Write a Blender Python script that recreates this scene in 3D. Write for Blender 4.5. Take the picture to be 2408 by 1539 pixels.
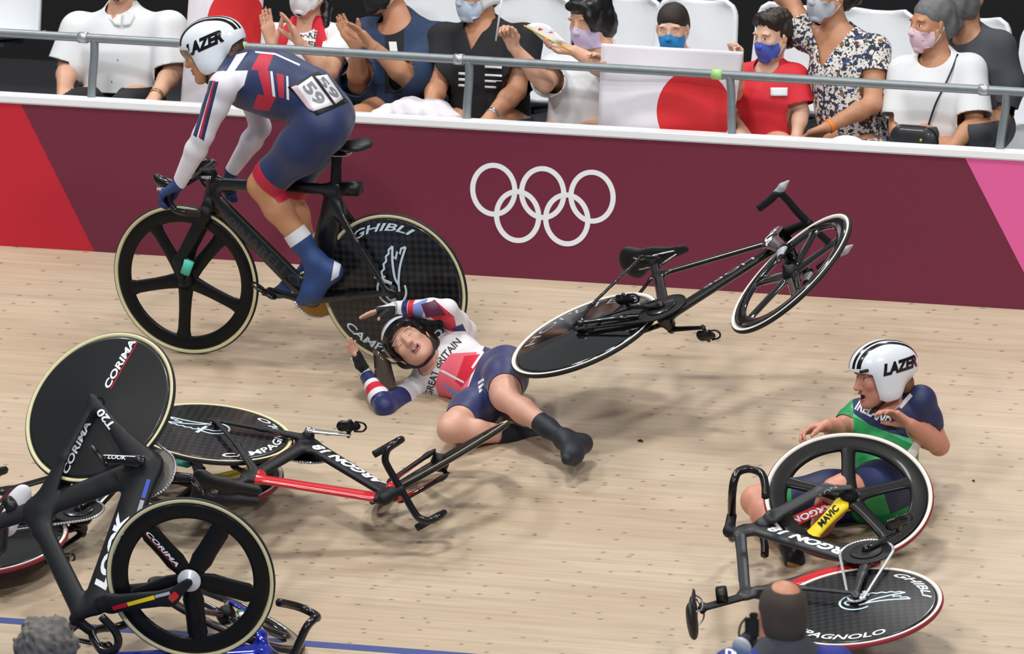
import bpy, bmesh, math, random
import numpy as np
from math import sin, cos, radians, pi, tan, sqrt, atan2
from mathutils import Matrix, Vector
from mathutils.bvhtree import BVHTree

for o in list(bpy.data.objects):
    bpy.data.objects.remove(o)
SC = bpy.context.scene
COL = SC.collection
random.seed(7)
rng = np.random.default_rng(11)

# ------------------------------------------------------------------ camera
FPX = 28300.0                                   # focal length in pixels of the 2408 x 1539 frame
ELEV, YAW, ROLL, BANK, DIST = radians(6.5), radians(24), radians(0.8), radians(18.5), 52.0
vF = np.array([0, cos(ELEV), -sin(ELEV)])
_r0 = np.array([1., 0, 0]); _u0 = np.array([0, sin(ELEV), cos(ELEV)])
vR = cos(ROLL) * _r0 + sin(ROLL) * _u0
vU = -sin(ROLL) * _r0 + cos(ROLL) * _u0
CAM = -DIST * (vF + (116.5 / FPX) * vU)
AU = np.array([cos(YAW), -sin(YAW), 0])         # along the barrier, to the right
NH = np.array([-sin(YAW), -cos(YAW), 0])        # from the barrier to the infield
ZV = np.array([0, 0, 1.])
TN = cos(BANK) * ZV + sin(BANK) * NH            # normal of the banked track
TS = cos(BANK) * NH - sin(BANK) * ZV            # down the banking

cam_d = bpy.data.cameras.new('camera'); cam = bpy.data.objects.new('camera', cam_d); COL.objects.link(cam)
cam_d.sensor_width = 36; cam_d.lens = FPX / 2408 * 36; cam_d.clip_end = 300; cam_d.clip_start = 1
m = Matrix.Identity(4)
for i in range(3):
    m[i][0], m[i][1], m[i][2], m[i][3] = vR[i], vU[i], -vF[i], CAM[i]
cam.matrix_world = m
cam_d.dof.use_dof = True; cam_d.dof.focus_distance = 49.9; cam_d.dof.aperture_fstop = 8.0
SC.camera = cam

# ------------------------------------------------------------------ light
SC.view_settings.view_transform = 'Standard'; SC.view_settings.look = 'None'
SC.view_settings.gamma = 1.0; SC.view_settings.use_curve_mapping = False
SC.view_settings.exposure = -0.1
W = bpy.data.worlds.new('arena'); SC.world = W; W.use_nodes = True
W.node_tree.nodes['Background'].inputs[0].default_value = (.90, .95, 1.0, 1)
W.node_tree.nodes['Background'].inputs[1].default_value = 0.2
def area(name, loc, target, sx, sy, power, col=(1, .985, .96)):
    d = bpy.data.lights.new(name, 'AREA'); d.shape = 'RECTANGLE'; d.size = sx; d.size_y = sy; d.energy = power; d.color = col
    o = bpy.data.objects.new(name, d); COL.objects.link(o); o.location = loc
    o.rotation_euler = (Vector(target) - Vector(loc)).to_track_quat('-Z', 'Y').to_euler()
    o['kind'] = 'structure'
    return o
# arena roof lamp banks; last two are camera-side fills added to brighten front faces
for q, (x, y, z, pw) in enumerate([(-9, 4, 15, 900), (-3, -6, 17, 1350), (7, -9, 17, 1000), (-14, -12, 17, 950), (3, 8, 15, 700), (-6, -26, 14, 1650), (9, -24, 14, 1450)]):
    area('roof_and_fill_lamp', (x, y, z), (0, -1.5, 0), 3.0, 1.2, pw)

# ------------------------------------------------------------------ pixel helpers (2408 x 1539 frame)
def ray(px, py):
    return vF + (px - 1204) / FPX * vR - (py - 769.5) / FPX * vU
def at_depth(px, py, d):
    return CAM + d * ray(px, py)
def on_plane(px, py, n, c):                     # the point of the sight line with n.p = c
    r = ray(px, py); return CAM + (c - n @ CAM) / (n @ r) * r
def G(px, py, h=0.0):                           # h metres above the track
    return on_plane(px, py, TN, h)
def WB(px, py, b=0.0):                          # b metres behind the barrier face
    return on_plane(px, py, NH, -b)
def nrm(v):
    v = np.asarray(v, float); return v / max(np.linalg.norm(v), 1e-9)
def rodr(axis, ang):
    k = nrm(axis); K = np.array([[0, -k[2], k[1]], [k[2], 0, -k[0]], [-k[1], k[0], 0]])
    return np.eye(3) + sin(ang) * K + (1 - cos(ang)) * K @ K
def vdir(x, y, z):                              # direction given as image right, image up, towards the camera
    return nrm(x * vR + y * vU - z * vF)

# ------------------------------------------------------------------ materials
def lin(h):
    if isinstance(h, str):
        c = [int(h[i:i + 2], 16) / 255 for i in (0, 2, 4)]
    else:
        c = [v / 255 for v in h]
    return tuple(((v + .055) / 1.055) ** 2.4 if v > .04045 else v / 12.92 for v in c) + (1,)
MATS = {}
def mat(name, col='808080', rough=.5, metal=0., coat=0., noise=.06, scale=30., spec=.5, bump=0., sheen=0., sss=0.):
    if name in MATS: return MATS[name]
    M = bpy.data.materials.new(name); M.use_nodes = True; MATS[name] = M
    nt = M.node_tree; b = nt.nodes['Principled BSDF']
    c = lin(col)
    b.inputs['Roughness'].default_value = rough; b.inputs['Metallic'].default_value = metal
    b.inputs['Coat Weight'].default_value = coat; b.inputs['Coat Roughness'].default_value = .08
    b.inputs['Specular IOR Level'].default_value = spec
    if sheen: b.inputs['Sheen Weight'].default_value = sheen
    if sss:
        b.inputs['Subsurface Weight'].default_value = sss; b.inputs['Subsurface Radius'].default_value = (.012, .005, .003); b.inputs['Subsurface Scale'].default_value = 1
    tc = nt.nodes.new('ShaderNodeTexCoord'); nz = nt.nodes.new('ShaderNodeTexNoise'); nz.inputs['Scale'].default_value = scale; nz.inputs['Detail'].default_value = 3
    nt.links.new(tc.outputs['Object'], nz.inputs['Vector'])
    mx = nt.nodes.new('ShaderNodeMix'); mx.data_type = 'RGBA'
    mx.inputs[6].default_value = tuple(v * (1 - noise) for v in c[:3]) + (1,)
    mx.inputs[7].default_value = tuple(min(1, v * (1 + noise)) for v in c[:3]) + (1,)
    nt.links.new(nz.outputs['Fac'], mx.inputs[0]); nt.links.new(mx.outputs[2], b.inputs['Base Color'])
    if bump:
        bp = nt.nodes.new('ShaderNodeBump'); bp.inputs['Strength'].default_value = bump; bp.inputs['Distance'].default_value = .002
        nt.links.new(nz.outputs['Fac'], bp.inputs['Height']); nt.links.new(bp.outputs[0], b.inputs['Normal'])
    return M
def nodes(M): return M.node_tree.nodes, M.node_tree.links, M.node_tree.nodes['Principled BSDF']

# ------------------------------------------------------------------ scene objects
def link(o, parent=None):
    COL.objects.link(o)
    if parent is not None: o.parent = parent
    return o
def thing(name, label, cat, loc=(0, 0, 0), group=None, mw=None):
    o = bpy.data.objects.new(name, None); o.empty_display_size = .1
    link(o)
    if mw is not None: o.matrix_world = mw
    else: o.location = Vector(loc)
    o['label'] = label; o['category'] = cat
    if group: o['group'] = group
    return o
def tag(o, label, cat, group=None):
    o['label'] = label; o['category'] = cat
    if group: o['group'] = group
    return o
def struct(o):
    o['kind'] = 'structure'; return o
def mesh_obj(name, V, F, mats, idx=None, parent=None, smooth=True, off=None, label=None):
    V = np.asarray(V, float)
    if off is not None: V = V - np.asarray(off)
    me = bpy.data.meshes.new(name)
    F = F.tolist() if isinstance(F, np.ndarray) else F
    me.from_pydata(V.tolist(), [], F)
    if not isinstance(mats, (list, tuple)): mats = [mats]
    for q in mats: me.materials.append(q)
    if idx is not None: me.polygons.foreach_set('material_index', np.asarray(idx, dtype=np.int32))
    if smooth: me.polygons.foreach_set('use_smooth', np.ones(len(me.polygons), dtype=bool))
    me.update()
    o = link(bpy.data.objects.new(name, me), parent)
    if label: o['label'] = label
    return o
def child_copy(src, parent, mw=None):
    c = src.copy(); COL.objects.link(c); c.parent = parent
    if mw is not None: c.matrix_local = mw
    return c
def mw_from(R, T, s=1.0):
    mm = Matrix.Identity(4)
    for i in range(3):
        for j in range(3): mm[i][j] = R[i][j] * s
        mm[i][3] = T[i]
    return mm

# ------------------------------------------------------------------ plain geometry
def cat(*parts):
    Vs, Fs, n = [], [], 0
    for V, F in parts:
        V = np.asarray(V, float).reshape(-1, 3); Vs.append(V); Fs += [[i + n for i in f] for f in F]; n += len(V)
    return np.concatenate(Vs), Fs
def box(c, s, R=None, bev=0.0):
    c = np.asarray(c, float); s = np.asarray(s, float) / 2
    if bev:
        bm = bmesh.new(); bmesh.ops.create_cube(bm, size=2)
        for v in bm.verts: v.co = Vector([v.co[i] * s[i] for i in range(3)])
        bmesh.ops.bevel(bm, geom=bm.edges[:], offset=bev, segments=2, affect='EDGES')
        bm.verts.index_update(); V = np.array([v.co[:] for v in bm.verts]); F = [[v.index for v in f.verts] for f in bm.faces]; bm.free()
    else:
        V = np.array([[x, y, z] for x in (-1, 1) for y in (-1, 1) for z in (-1, 1)], float) * s
        F = [[0, 1, 3, 2], [4, 6, 7, 5], [0, 4, 5, 1], [2, 3, 7, 6], [0, 2, 6, 4], [1, 5, 7, 3]]
    if R is not None: V = V @ np.asarray(R).T
    return V + c, F
def lathe(prof, n=64, axis='y', closed=False):
    """profile of (r, h) spun about an axis"""
    prof = np.asarray(prof, float); k = len(prof); th = np.linspace(0, 2 * pi, n, endpoint=False)
    r = prof[:, 0][None, :]; h = np.repeat(prof[:, 1][None, :], n, 0)
    a = r * np.cos(th)[:, None]; b = r * np.sin(th)[:, None]
    if axis == 'y': V = np.stack([a, h, b], -1)
    elif axis == 'z': V = np.stack([b, a, h], -1)
    else: V = np.stack([h, a, b], -1)
    F = []
    kk = k if closed else k - 1
    for i in range(n):
        j = (i + 1) % n
        for q in range(kk):
            q2 = (q + 1) % k
            F.append([i * k + q, i * k + q2, j * k + q2, j * k + q])
    return V.reshape(-1, 3), F
def catmull(P, n=8, closed=False):
    P = np.asarray(P, float); out = []
    L = len(P)
    for i in range(L if closed else L - 1):
        p0 = P[(i - 1) % L] if closed or i > 0 else 2 * P[0] - P[1]
        p1 = P[i]; p2 = P[(i + 1) % L]
        p3 = P[(i + 2) % L] if closed or i + 2 < L else 2 * P[-1] - P[-2]
        for t in np.linspace(0, 1, n, endpoint=False):
            out.append(.5 * (2 * p1 + (p2 - p0) * t + (2 * p0 - 5 * p1 + 4 * p2 - p3) * t * t + (3 * p1 - p0 - 3 * p2 + p3) * t ** 3))
    if not closed: out.append(P[-1])
    return np.array(out)
def tube(P, r, n=10, cap=True, flat=None, closed=False):
    """sweep along points; r number or list; flat=(axis, factor)"""
    P = np.asarray(P, float); k = len(P); r = np.broadcast_to(np.asarray(r, float), (k,)) if np.ndim(r) == 0 or len(r) == k else np.interp(np.linspace(0, 1, k), np.linspace(0, 1, len(r)), r)
    T = np.gradient(P, axis=0)
    if closed:
        T = np.roll(P, -1, 0) - np.roll(P, 1, 0)
    T /= np.maximum(np.linalg.norm(T, axis=1)[:, None], 1e-9)
    u = np.cross(T[0], [0, 0, 1.]); u = u if np.linalg.norm(u) > .1 else np.cross(T[0], [0, 1., 0]); u = nrm(u)
    V = []
    th = np.linspace(0, 2 * pi, n, endpoint=False)
    for i in range(k):
        u = nrm(u - T[i] * (u @ T[i])); w = np.cross(T[i], u)
        q = (np.cos(th)[:, None] * u + np.sin(th)[:, None] * w) * r[i]
        if flat is not None:
            ax = nrm(flat[0]); q = q - np.outer(q @ ax, ax) * (1 - flat[1])
        V.append(P[i] + q)
    V = np.concatenate(V); F = []
    for i in range(k if closed else k - 1):
        i2 = (i + 1) % k
        for j in range(n):
            j2 = (j + 1) % n
            F.append([i * n + j, i * n + j2, i2 * n + j2, i2 * n + j])
    if cap and not closed:
        F.append(list(range(n))[::-1]); F.append([(k - 1) * n + j for j in range(n)])
    return V, F
def plate(poly, thick, frame):
    """extruded polygon; frame=(origin, ex, ey, en)"""
    o, ex, ey, en = [np.asarray(q, float) for q in frame]; n = len(poly)
    b = np.array([o + ex * x + ey * y for x, y in poly])
    V = np.concatenate([b - en * thick / 2, b + en * thick / 2])
    F = [list(range(n))[::-1], list(range(n, 2 * n))] + [[i, (i + 1) % n, n + (i + 1) % n, n + i] for i in range(n)]
    return V, F

# ------------------------------------------------------------------ implicit bodies (smooth union, surface nets)
class Sdf:
    def __init__(s): s.p = []
    def cone(s, a, b, ra, rb=None, k=.02, fl=None, neg=False):
        s.p.append(('c', np.asarray(a, float), np.asarray(b, float), ra, ra if rb is None else rb, k, None if fl is None else (nrm(fl[0]), fl[1]), neg)); return s
    def chain(s, P, R, k=.02, fl=None):
        for i in range(len(P) - 1): s.cone(P[i], P[i + 1], R[i], R[i + 1], k, fl)
        return s
    def ell(s, c, rad, R=None, k=.02, neg=False):
        s.p.append(('e', np.asarray(c, float), np.asarray(rad, float), np.eye(3) if R is None else np.asarray(R, float), None, k, None, neg)); return s
    def bbox(s, q):
        if q[0] == 'c':
            r = max(q[3], q[4]); return np.minimum(q[1], q[2]) - r, np.maximum(q[1], q[2]) + r
        e = np.sqrt(((q[3] * q[2]) ** 2).sum(1)); return q[1] - e, q[1] + e
    def mesh(s, vox, lo=None, hi=None, smooth=1, disp=None):
        bb = [s.bbox(q) for q in s.p if not q[7]]
        L = np.min([b[0] for b in bb], 0) - 2.5 * vox; H = np.max([b[1] for b in bb], 0) + 2.5 * vox
        if lo is not None: L = np.maximum(L, lo); H = np.minimum(H, hi)
        n = np.maximum(np.ceil((H - L) / vox).astype(int) + 1, 4)
        ax = [(L[i] + vox * np.arange(n[i])).astype(np.float32) for i in range(3)]
        Fd = np.full(n, .3, np.float32)
        for q in s.p:
            k = max(q[5], 1e-4); a, b = s.bbox(q); pad = k + 3 * vox
            i0 = np.clip(np.floor((a - pad - L) / vox).astype(int), 0, n); i1 = np.clip(np.ceil((b + pad - L) / vox).astype(int) + 1, 0, n)
            if (i1 <= i0).any(): continue
            sl = tuple(slice(i0[j], i1[j]) for j in range(3))
            X = ax[0][sl[0]][:, None, None]; Y = ax[1][sl[1]][None, :, None]; Zc = ax[2][sl[2]][None, None, :]
            if q[0] == 'c':
                A = q[1].astype(np.float32); ba = (q[2] - q[1]).astype(np.float32); bb2 = float(ba @ ba) + 1e-12
                x, y, z = X - A[0], Y - A[1], Zc - A[2]
                t = np.clip((x * ba[0] + y * ba[1] + z * ba[2]) / bb2, 0, 1)
                x = x - t * ba[0]; y = y - t * ba[1]; z = z - t * ba[2]
                d2 = x * x + y * y + z * z
                if q[6] is not None:
                    nn, f = q[6]; dn = x * nn[0] + y * nn[1] + z * nn[2]; d2 = d2 + dn * dn * (1 / (f * f) - 1)
                d = np.sqrt(np.maximum(d2, 0)) - (q[3] + (q[4] - q[3]) * t)
                if q[6] is not None: d = d * np.float32(.5 + .5 * q[6][1])
            else:
                Rm = q[3].astype(np.float32); x, y, z = X - np.float32(q[1][0]), Y - np.float32(q[1][1]), Zc - np.float32(q[1][2])
                l = [(x * Rm[0, j] + y * Rm[1, j] + z * Rm[2, j]) / np.float32(q[2][j]) for j in range(3)]
                k0 = np.sqrt(l[0] ** 2 + l[1] ** 2 + l[2] ** 2); k1 = np.sqrt(sum((l[j] / np.float32(q[2][j])) ** 2 for j in range(3))) + 1e-9
                d = k0 * (k0 - 1) / k1
            f0 = Fd[sl]
            if q[7]:
                d = -d; h = np.maximum(k - np.abs(f0 - d), 0) / k; Fd[sl] = np.maximum(f0, d) + h * h * k * .25
            else:
                h = np.maximum(k - np.abs(f0 - d), 0) / k; Fd[sl] = np.minimum(f0, d) - h * h * k * .25
        if disp is not None: Fd = Fd + disp(ax[0][:, None, None], ax[1][None, :, None], ax[2][None, None, :]).astype(np.float32)
        Fd[np.abs(Fd) < 1e-6] = 1e-6
        sg = Fd < 0
        mix = np.zeros(n - 1, bool); c0 = sg[:-1, :-1, :-1]
        for dx in (0, 1):
            for dy in (0, 1):
                for dz in (0, 1):
                    mix |= sg[dx:n[0] - 1 + dx, dy:n[1] - 1 + dy, dz:n[2] - 1 + dz] != c0
        ci = np.argwhere(mix); nv = len(ci)
        vid = np.full(n - 1, -1, np.int32); vid[mix] = np.arange(nv)
        cr = {}
        for dx in (0, 1):
            for dy in (0, 1):
                for dz in (0, 1):
                    cr[dx, dy, dz] = Fd[ci[:, 0] + dx, ci[:, 1] + dy, ci[:, 2] + dz]
        acc = np.zeros((nv, 3)); cnt = np.zeros(nv)
        ks = list(cr)
        for a in ks:
            for b in ks:
                if a < b and sum(abs(a[i] - b[i]) for i in range(3)) == 1:
                    va, vb = cr[a], cr[b]; mk = (va < 0) != (vb < 0)
                    t = np.where(mk, va / np.where(mk, va - vb, 1), 0)
                    p = np.array(a)[None, :] + t[:, None] * (np.array(b) - np.array(a))[None, :]
                    acc[mk] += p[mk]; cnt[mk] += 1
        V = L + vox * (ci + acc / np.maximum(cnt, 1)[:, None])
        Q = []
        for axi in range(3):
            o1, o2 = (axi + 1) % 3, (axi + 2) % 3
            s0 = [slice(None)] * 3; s1 = [slice(None)] * 3
            s0[axi] = slice(0, n[axi] - 1); s1[axi] = slice(1, n[axi])
            A_, B_ = sg[tuple(s0)], sg[tuple(s1)]
            e = np.argwhere(A_ != B_)
            e = e[(e[:, o1] > 0) & (e[:, o2] > 0) & (e[:, o1] < n[o1] - 1) & (e[:, o2] < n[o2] - 1)]
            if not len(e): continue
            def at_(d1, d2):
                q = e.copy(); q[:, o1] -= d1; q[:, o2] -= d2; return vid[q[:, 0], q[:, 1], q[:, 2]]
            quad = np.stack([at_(1, 1), at_(0, 1), at_(0, 0), at_(1, 0)], 1)
            ins = A_[e[:, 0], e[:, 1], e[:, 2]]
            quad[~ins] = quad[~ins][:, ::-1]
            Q.append(quad)
        Q = np.concatenate(Q)
        for _ in range(smooth):
            S_ = np.zeros_like(V); c_ = np.zeros(nv)
            for i in range(4):
                a, b = Q[:, i], Q[:, (i + 1) % 4]
                for j in range(3):
                    S_[:, j] += np.bincount(a, V[b, j], nv) + np.bincount(b, V[a, j], nv)
                c_ += np.bincount(a, minlength=nv) + np.bincount(b, minlength=nv)
            V = V * .5 + .5 * S_ / np.maximum(c_, 1)[:, None]
        return V, Q
def q2t(Q):
    Q = np.asarray(Q); return np.concatenate([Q[:, [0, 1, 2]], Q[:, [0, 2, 3]]])
def vnormals(V, T):
    fn = np.cross(V[T[:, 1]] - V[T[:, 0]], V[T[:, 2]] - V[T[:, 0]]); N_ = np.zeros_like(V)
    for i in range(3):
        for j in range(3): N_[:, j] += np.bincount(T[:, i], fn[:, j], len(V))
    return N_ / np.maximum(np.linalg.norm(N_, axis=1)[:, None], 1e-12)
class Tri:
    """triangle soup whose material zones are cut along smooth functions, so that their edges stay clean"""
    def __init__(s, V, T, M=0):
        s.V = np.asarray(V, float); s.T = np.asarray(T); s.M = np.full(len(s.T), M) if np.ndim(M) == 0 else np.asarray(M)
    def split(s, f, mask=None):
        fv = np.asarray(f(s.V), float); fv = np.where(np.abs(fv) < 1e-7, 1e-7, fv)
        sg = fv[s.T] > 0; mixed = sg.any(1) & ~sg.all(1)
        if mask is not None: mixed &= mask(s.V[s.T].mean(1)) if callable(mask) else mask
        keep = ~mixed; Tm = s.T[mixed]; Mm = s.M[mixed]
        if len(Tm):
            sm = fv[Tm] > 0
            odd = np.where(sm.sum(1) == 1, np.argmax(sm, 1), np.argmin(sm, 1))
            r = np.arange(len(Tm)); a = Tm[r, odd]; b = Tm[r, (odd + 1) % 3]; c = Tm[r, (odd + 2) % 3]
            def mids(p, q):
                lo, hi = np.minimum(p, q), np.maximum(p, q); return np.stack([lo, hi], 1)
            E_ = np.concatenate([mids(a, b), mids(a, c)]); ue, inv = np.unique(E_, axis=0, return_inverse=True); inv = inv.ravel()
            t = fv[ue[:, 0]] / (fv[ue[:, 0]] - fv[ue[:, 1]])
            nvv = s.V[ue[:, 0]] + t[:, None] * (s.V[ue[:, 1]] - s.V[ue[:, 0]])
            base = len(s.V); ab = base + inv[:len(Tm)]; ac = base + inv[len(Tm):]
            s.V = np.concatenate([s.V, nvv])
            s.T = np.concatenate([s.T[keep], np.stack([a, ab, ac], 1), np.stack([ab, b, c], 1), np.stack([ab, c, ac], 1)])
            s.M = np.concatenate([s.M[keep], Mm, Mm, Mm])
        return s
    def _zone(s, fs, on=None):
        """cut along every function in turn, looking only at the triangles still in question"""
        ok = np.ones(len(s.T), bool) if on is None else np.isin(s.M, on)
        for f in fs:
            idx = np.where(ok)[0]
            if not len(idx): break
            vs, inv = np.unique(s.T[idx], return_inverse=True); inv = inv.reshape(-1, 3)
            fv = np.asarray(f(s.V[vs]), float); fv = np.where(np.abs(fv) < 1e-7, 1e-7, fv); ft_ = fv[inv]; big_ = ft_[np.arange(len(ft_)), np.argmax(np.abs(ft_), 1)] > 0; pos = np.where(np.abs(ft_) < 2e-4, big_[:, None], ft_ > 0)
            allp = pos.all(1); mixed = pos.any(1) & ~allp
            Tm = s.T[idx[mixed]]; Mm = s.M[idx[mixed]]; sm = pos[mixed]; loc_ = inv[mixed]
            newok = np.zeros(len(s.T), bool); newok[idx[allp]] = True
            if len(Tm):
                one = sm.sum(1) == 1; odd = np.where(one, np.argmax(sm, 1), np.argmin(sm, 1)); r = np.arange(len(Tm))
                a, b, c = Tm[r, odd], Tm[r, (odd + 1) % 3], Tm[r, (odd + 2) % 3]; fa, fb, fc = fv[loc_[r, odd]], fv[loc_[r, (odd + 1) % 3]], fv[loc_[r, (odd + 2) % 3]]; sa_ = np.where(one, 1., -1.) if False else np.where(sm[r, odd], 1., -1.); fa, fb, fc = sa_ * np.maximum(np.abs(fa), 1e-6), -sa_ * np.maximum(np.abs(fb), 1e-6), -sa_ * np.maximum(np.abs(fc), 1e-6)
                E_ = np.concatenate([np.stack([np.minimum(a, b), np.maximum(a, b)], 1), np.stack([np.minimum(a, c), np.maximum(a, c)], 1)])
                ta = np.concatenate([fa / (fa - fb), fa / (fa - fc)]); pa = np.concatenate([a, a]); pb = np.concatenate([b, c])
                key = E_[:, 0].astype(np.int64) * (len(s.V) + 1) + E_[:, 1]; u, first, inv2 = np.unique(key, return_index=True, return_inverse=True); inv2 = inv2.ravel()
                nv = s.V[pa[first]] + ta[first][:, None] * (s.V[pb[first]] - s.V[pa[first]]); base = len(s.V); s.V = np.concatenate([s.V, nv])
                ab, ac = base + inv2[:len(Tm)], base + inv2[len(Tm):]
                keep = np.ones(len(s.T), bool); keep[idx[mixed]] = False
                s.T = np.concatenate([s.T[keep], np.stack([a, ab, ac], 1), np.stack([ab, b, c], 1), np.stack([ab, c, ac], 1)]); s.M = np.concatenate([s.M[keep], Mm, Mm, Mm])
                newok = np.concatenate([newok[keep], one, ~one, ~one])
            ok = newok
        return ok
    def paint(s, m_, *fs, on=None):
        """zone where every function is positive (and old material in on) becomes m_"""
        ok = s._zone(fs, on); s.M = np.where(ok, m_, s.M); return s
    def keep(s, *fs):
        t = s.copy(); return t.sub(t._zone(fs))
    def sub(s, ok):
        T = s.T[ok]; u, inv = np.unique(T, return_inverse=True)
        return Tri(s.V[u], inv.reshape(-1, 3), s.M[ok])
    def grow(s, d):
        return Tri(s.V + vnormals(s.V, s.T) * d, s.T.copy(), s.M.copy())
    def copy(s): return Tri(s.V.copy(), s.T.copy(), s.M.copy())
    def add(s, o):
        n = len(s.V); return Tri(np.concatenate([s.V, o.V]), np.concatenate([s.T, o.T + n]), np.concatenate([s.M, o.M]))
    def obj(s, name, mats, parent=None, off=None, label=None, smooth=True):
        return mesh_obj(name, s.V, s.T, mats, s.M, parent, smooth, off, label)
    def shell(s, th):
        """give an open sheet a real thickness"""
        n = len(s.V); N_ = vnormals(s.V, s.T); V = np.concatenate([s.V, s.V - N_ * th])
        T = s.T; E_ = np.concatenate([T[:, [0, 1]], T[:, [1, 2]], T[:, [2, 0]]]); Es = np.sort(E_, 1)
        u, inv, c = np.unique(Es, axis=0, return_inverse=True, return_counts=True); bd = c[inv.ravel()] == 1
        B_ = E_[bd]; MB = np.concatenate([s.M] * 3)[bd]
        R_ = np.concatenate([np.stack([B_[:, 1], B_[:, 0], B_[:, 0] + n], 1), np.stack([B_[:, 1], B_[:, 0] + n, B_[:, 1] + n], 1)])
        return Tri(V, np.concatenate([T, T[:, ::-1] + n, R_]), np.concatenate([s.M, s.M, MB, MB]))
def P_(p, n):                                   # half space: positive on the side n points to
    p = np.asarray(p, float); n = nrm(n); return lambda V: (V - p) @ n
def NEG(f): return lambda V: -f(V)

# ------------------------------------------------------------------ lettering
TXT = {}
def text2d(s, bold=.0, shear=0., sub=0):
    key = (s, bold, shear, sub)
    if key in TXT: return TXT[key]
    cu = bpy.data.curves.new('lettering', 'FONT'); cu.body = s; cu.align_x = 'CENTER'; cu.align_y = 'CENTER'; cu.offset = bold; cu.shear = shear; cu.resolution_u = 3
    o = bpy.data.objects.new('lettering', cu); COL.objects.link(o)
    me = o.evaluated_get(bpy.context.evaluated_depsgraph_get()).to_mesh()
    V = np.array([v.co[:] for v in me.vertices]); me.calc_loop_triangles(); T = np.array([t.vertices[:] for t in me.loop_triangles])
    o.to_mesh_clear(); bpy.data.objects.remove(o); bpy.data.curves.remove(cu)
    h = V[:, 1].max() - V[:, 1].min(); V = V - np.array([(V[:, 0].max() + V[:, 0].min()) / 2, (V[:, 1].max() + V[:, 1].min()) / 2, 0]); V = V / h
    for _ in range(sub):
        E_ = np.sort(np.concatenate([T[:, [0, 1]], T[:, [1, 2]], T[:, [2, 0]]]), 1); u, inv = np.unique(E_, axis=0, return_inverse=True); inv = inv.ravel() + len(V); k = len(T)
        V = np.concatenate([V, (V[u[:, 0]] + V[u[:, 1]]) / 2]); ab, bc, ca = inv[:k], inv[k:2 * k], inv[2 * k:]
        T = np.concatenate([np.stack([T[:, 0], ab, ca], 1), np.stack([T[:, 1], bc, ab], 1), np.stack([T[:, 2], ca, bc], 1), np.stack([ab, bc, ca], 1)])
    par = list(range(len(V)))
    def root(i):
        while par[i] != i: par[i] = par[par[i]]; i = par[i]
        return i
    for t in T.tolist():
        a, b, c = root(t[0]), root(t[1]), root(t[2]); par[b] = a; par[c] = a
    comp = np.array([root(i) for i in range(len(V))])
    TXT[key] = (V[:, :2], T); COMP[key] = comp; return TXT[key]
COMP = {}
def letters(P, T, key, mt, parent, off=None):
    """each letter a piece of its own"""
    comp = COMP[key][T[:, 0]]; o = None
    for c in np.unique(comp):
        t = T[comp == c]; u, inv = np.unique(t, return_inverse=True); o = mesh_obj('letter', P[u], inv.reshape(-1, 3), mt, None, parent, False, off)
    return o
def flat_text(name, s, mt, parent, o, ex, ey, h, w=None, bold=.02, shear=0., lift=.0008, label=None):
    """lettering of height h (and width w) on a plane"""
    V, T = text2d(s, bold, shear); wd = V[:, 0].max() - V[:, 0].min(); k = h if w is None else w / wd
    ex, ey = nrm(ex), nrm(ey); en = np.cross(ex, ey)
    P = np.asarray(o) + np.outer(V[:, 0] * k, ex) + np.outer(V[:, 1] * h, ey) + en * lift
    return letters(P, T, (s, bold, shear, 0), mt, parent)
def arc_text(name, s, mt, parent, r, ang, h, span, y, side=1, bold=.02, inward=True, zfun=None, shear=0.):
    """lettering bent along a circle in the xz plane of a wheel; side=+1 seen from +y"""
    V, T = text2d(s, bold, shear, 1); wd = V[:, 0].max() - V[:, 0].min()
    th = V[:, 0] / wd * span * (1 if inward else -1); rr = r + V[:, 1] * h * (1 if inward else -1)
    # seen from +y (left side), x axis runs to the left: text to the right means growing angle the other way
    A = ang + th * side
    Y = y if zfun is None else zfun(rr)
    P = np.stack([rr * np.cos(A), side * (np.zeros_like(A) + Y), rr * np.sin(A)], 1)
    if side > 0: T = T[:, ::-1]
    return letters(P, T, (s, bold, shear, 1), mt, parent)
def wrap_text(name, s, mt, parent, tree, o, ex, ey, h, w, dirn, bold=.02, shear=0., lift=.0015, sub=2, off=None, curve=None, label=None, back=.5):
    """lettering thrown along dirn onto a body (BVH tree, world space)"""
    V, T = text2d(s, bold, shear, sub); wd = V[:, 0].max() - V[:, 0].min(); k = w / wd
    x = V[:, 0] * k; y = V[:, 1] * h
    if curve is not None: y = y + curve(V[:, 0] / wd)
    ex, ey, dirn = nrm(ex), nrm(ey), nrm(dirn)
    P = np.asarray(o) + np.outer(x, ex) + np.outer(y, ey)
    out = np.zeros_like(P); ok = np.ones(len(P), bool); last = None
    for i, p in enumerate(P):
        hit = tree.ray_cast(Vector(p - dirn * back), Vector(dirn))
        if hit[0] is None: ok[i] = False; continue
        out[i] = np.array(hit[0]) - dirn * lift
    T = T[ok[T].all(1)]
    if not len(T): return None
    fn = np.cross(out[T[:, 1]] - out[T[:, 0]], out[T[:, 2]] - out[T[:, 0]])
    if (fn @ dirn).sum() > 0: T = T[:, ::-1]
    return letters(out, T, (s, bold, shear, sub), mt, parent, off)
def tree_of(*tris):
    V = np.concatenate([t.V for t in tris]); F = []; n = 0
    for t in tris: F.append(t.T + n); n += len(t.V)
    return BVHTree.FromPolygons(V.tolist(), np.concatenate(F).tolist())

# ================================================================== SETTING
def frame_mw(o, ex, ey, ez):
    return mw_from(np.stack([ex, ey, ez], 1), o)
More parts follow.
